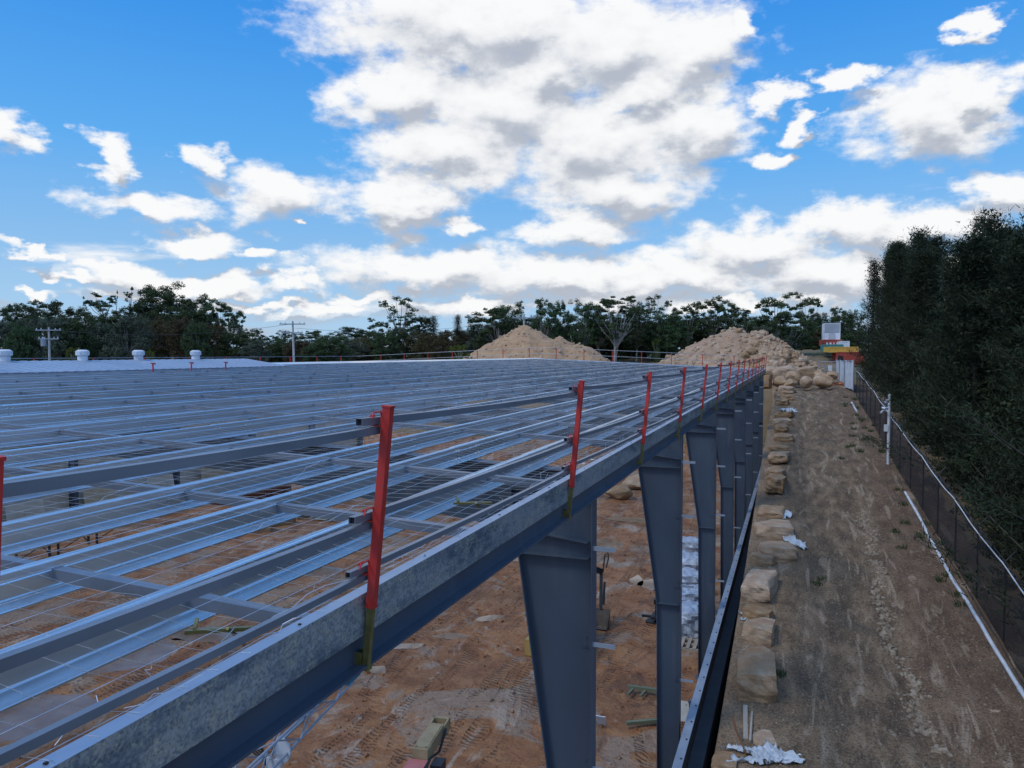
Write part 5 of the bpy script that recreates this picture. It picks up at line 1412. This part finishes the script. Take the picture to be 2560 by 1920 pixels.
D1 = math_n(g, 'ADD', math_n(g, 'ADD', a1, a2), math_n(g, 'MULTIPLY_ADD', n5.outputs['Fac'], .3, -.15))
# low streaks near the horizon
sx = gn('ShaderNodeSeparateXYZ'); g.links.new(gi.outputs[0], sx.inputs[0])
n3 = gn('ShaderNodeTexNoise'); n3.inputs['Scale'].default_value = 5; n3.inputs['Detail'].default_value = 7
mp3 = gn('ShaderNodeMapping'); mp3.inputs['Scale'].default_value = (1, 6, 1); g.links.new(gi.outputs[0], mp3.inputs[0]); g.links.new(mp3.outputs[0], n3.inputs['Vector'])
lowm = math_n(g, 'MULTIPLY_ADD', sx.outputs['Y'], -6.0, 1.0)
low = math_n(g, 'ADD', math_n(g, 'MULTIPLY_ADD', n3.outputs['Fac'], 3.2, -2.12), math_n(g, 'MULTIPLY', math_n(g, 'MAXIMUM', lowm, -2), .55))
D = math_n(g, 'MAXIMUM', D1, math_n(g, 'MINIMUM', low, .45))
g.links.new(D, go.inputs[0]); g.interface.new_socket('S', in_out='OUTPUT', socket_type='NodeSocketFloat'); g.links.new(a1, go.inputs[1])
tc = nt.nodes.new('ShaderNodeTexCoord'); sp = nt.nodes.new('ShaderNodeSeparateXYZ'); nt.links.new(tc.outputs['Generated'], sp.inputs[0])
az = math_n(nt, 'ARCTAN2', sp.outputs['X'], sp.outputs['Y']); el = math_n(nt, 'ARCSINE', sp.outputs['Z'])
def field(daz, de):
    cb = nt.nodes.new('ShaderNodeCombineXYZ'); nt.links.new(math_n(nt, 'ADD', az, daz), cb.inputs[0]); nt.links.new(math_n(nt, 'ADD', el, de), cb.inputs[1])
    gg = nt.nodes.new('ShaderNodeGroup'); gg.node_tree = g; nt.links.new(cb.outputs[0], gg.inputs[0]); return gg.outputs[0], gg.outputs[1], cb.outputs[0]
d0, s0, uv = field(0, 0); dU, sU, _ = field(-.006, .024)
def sstep(x, a, b):
    n = nt.nodes.new('ShaderNodeMapRange'); n.interpolation_type = 'SMOOTHSTEP'; nt.links.new(x, n.inputs[0]); n.inputs[1].default_value = a; n.inputs[2].default_value = b; return n.outputs[0]
alpha = sstep(d0, -.16, .46)
# soft mottled interior shading: clouds are lit from above, so look at how much cloud lies above each point
sn = nt.nodes.new('ShaderNodeTexNoise'); sn.inputs['Scale'].default_value = 9; sn.inputs['Detail'].default_value = 6
smp = nt.nodes.new('ShaderNodeMapping'); smp.inputs['Scale'].default_value = (1, 2.2, 1); nt.links.new(uv, smp.inputs[0]); nt.links.new(smp.outputs[0], sn.inputs['Vector'])
grad = math_n(nt, 'MULTIPLY', math_n(nt, 'SUBTRACT', sU, s0), 1.5)
gradd = math_n(nt, 'MULTIPLY', math_n(nt, 'SUBTRACT', dU, d0), .55)
sh0 = math_n(nt, 'ADD', math_n(nt, 'MULTIPLY', math_n(nt, 'MAXIMUM', s0, 0), .55), math_n(nt, 'ADD', grad, gradd))
sh0 = math_n(nt, 'ADD', sh0, math_n(nt, 'MULTIPLY_ADD', sn.outputs['Fac'], 1.3, -.65))
sh0 = math_n(nt, 'ADD', sh0, math_n(nt, 'MULTIPLY', sstep(el, .26, .04), .22))
shade = sstep(sh0, -.35, 1.2)
ccol = ramp(nt, shade, [(0, (.79, .79, .79)), (.30, (.72, .725, .735)), (.58, (.62, .635, .665)), (.82, (.47, .495, .54)), (1, (.38, .41, .47))])
skr = ramp(nt, sstep(el, 0, .62), [(0, (.30, .50, .74)), (.12, (.20, .43, .74)), (.35, (.085, .36, .78)), (.7, (.030, .265, .75)), (1, (.02, .20, .66))])
hs = nt.nodes.new('ShaderNodeHueSaturation'); nt.links.new(sky.outputs[0], hs.inputs['Color']); hs.inputs['Saturation'].default_value = 1.1; hs.inputs['Value'].default_value = .085
blue = mixc(nt, .8, hs.outputs[0], skr)
c1 = mixc(nt, math_n(nt, 'MULTIPLY', alpha, .98), blue, ccol)
# unseen bright cloud added overhead and behind the viewpoint to lift ambient light
n4 = nt.nodes.new('ShaderNodeTexNoise'); n4.inputs['Scale'].default_value = 2.6; n4.inputs['Detail'].default_value = 5; nt.links.new(tc.outputs['Generated'], n4.inputs['Vector'])
back = math_n(nt, 'ADD', math_n(nt, 'MULTIPLY', sp.outputs['X'], math.sin(YAW)), math_n(nt, 'MULTIPLY', sp.outputs['Y'], -math.cos(YAW)))
msk = math_n(nt, 'MAXIMUM', sstep(el, .56, .80), sstep(back, -.62, -.3))
c1 = mixc(nt, msk, c1, (.12, .34, .80))
cov = math_n(nt, 'MULTIPLY', sstep(n4.outputs['Fac'], .50, .68), msk)
c2 = mixc(nt, cov, c1, (1.25, 1.32, 1.45))
bg = nt.nodes.new('ShaderNodeBackground'); nt.links.new(c2, bg.inputs[0]); bg.inputs[1].default_value = 1.0
out = nt.nodes.new('ShaderNodeOutputWorld'); nt.links.new(bg.outputs[0], out.inputs[0])
w.cycles.sampling_method = 'MANUAL'; w.cycles.sample_map_resolution = 512

sl = bpy.data.lights.new('sun', 'SUN'); sl.energy = 1.3; sl.angle = R(14); sl.color = (1, .95, .88)
so = bpy.data.objects.new('sun', sl); COL.objects.link(so)
dirv = Vector((math.sin(SUN_AZ) * math.cos(SUN_EL), math.cos(SUN_AZ) * math.cos(SUN_EL), math.sin(SUN_EL)))
so.rotation_euler = dirv.to_track_quat('Z', 'Y').to_euler(); so.location = (0, 0, 60)
sc.view_settings.view_transform = 'Standard'; sc.view_settings.look = 'None'; sc.view_settings.exposure = .3; sc.view_settings.gamma = 1
sc.cycles.transparent_max_bounces = 16; sc.cycles.max_bounces = 6; sc.cycles.diffuse_bounces = 3
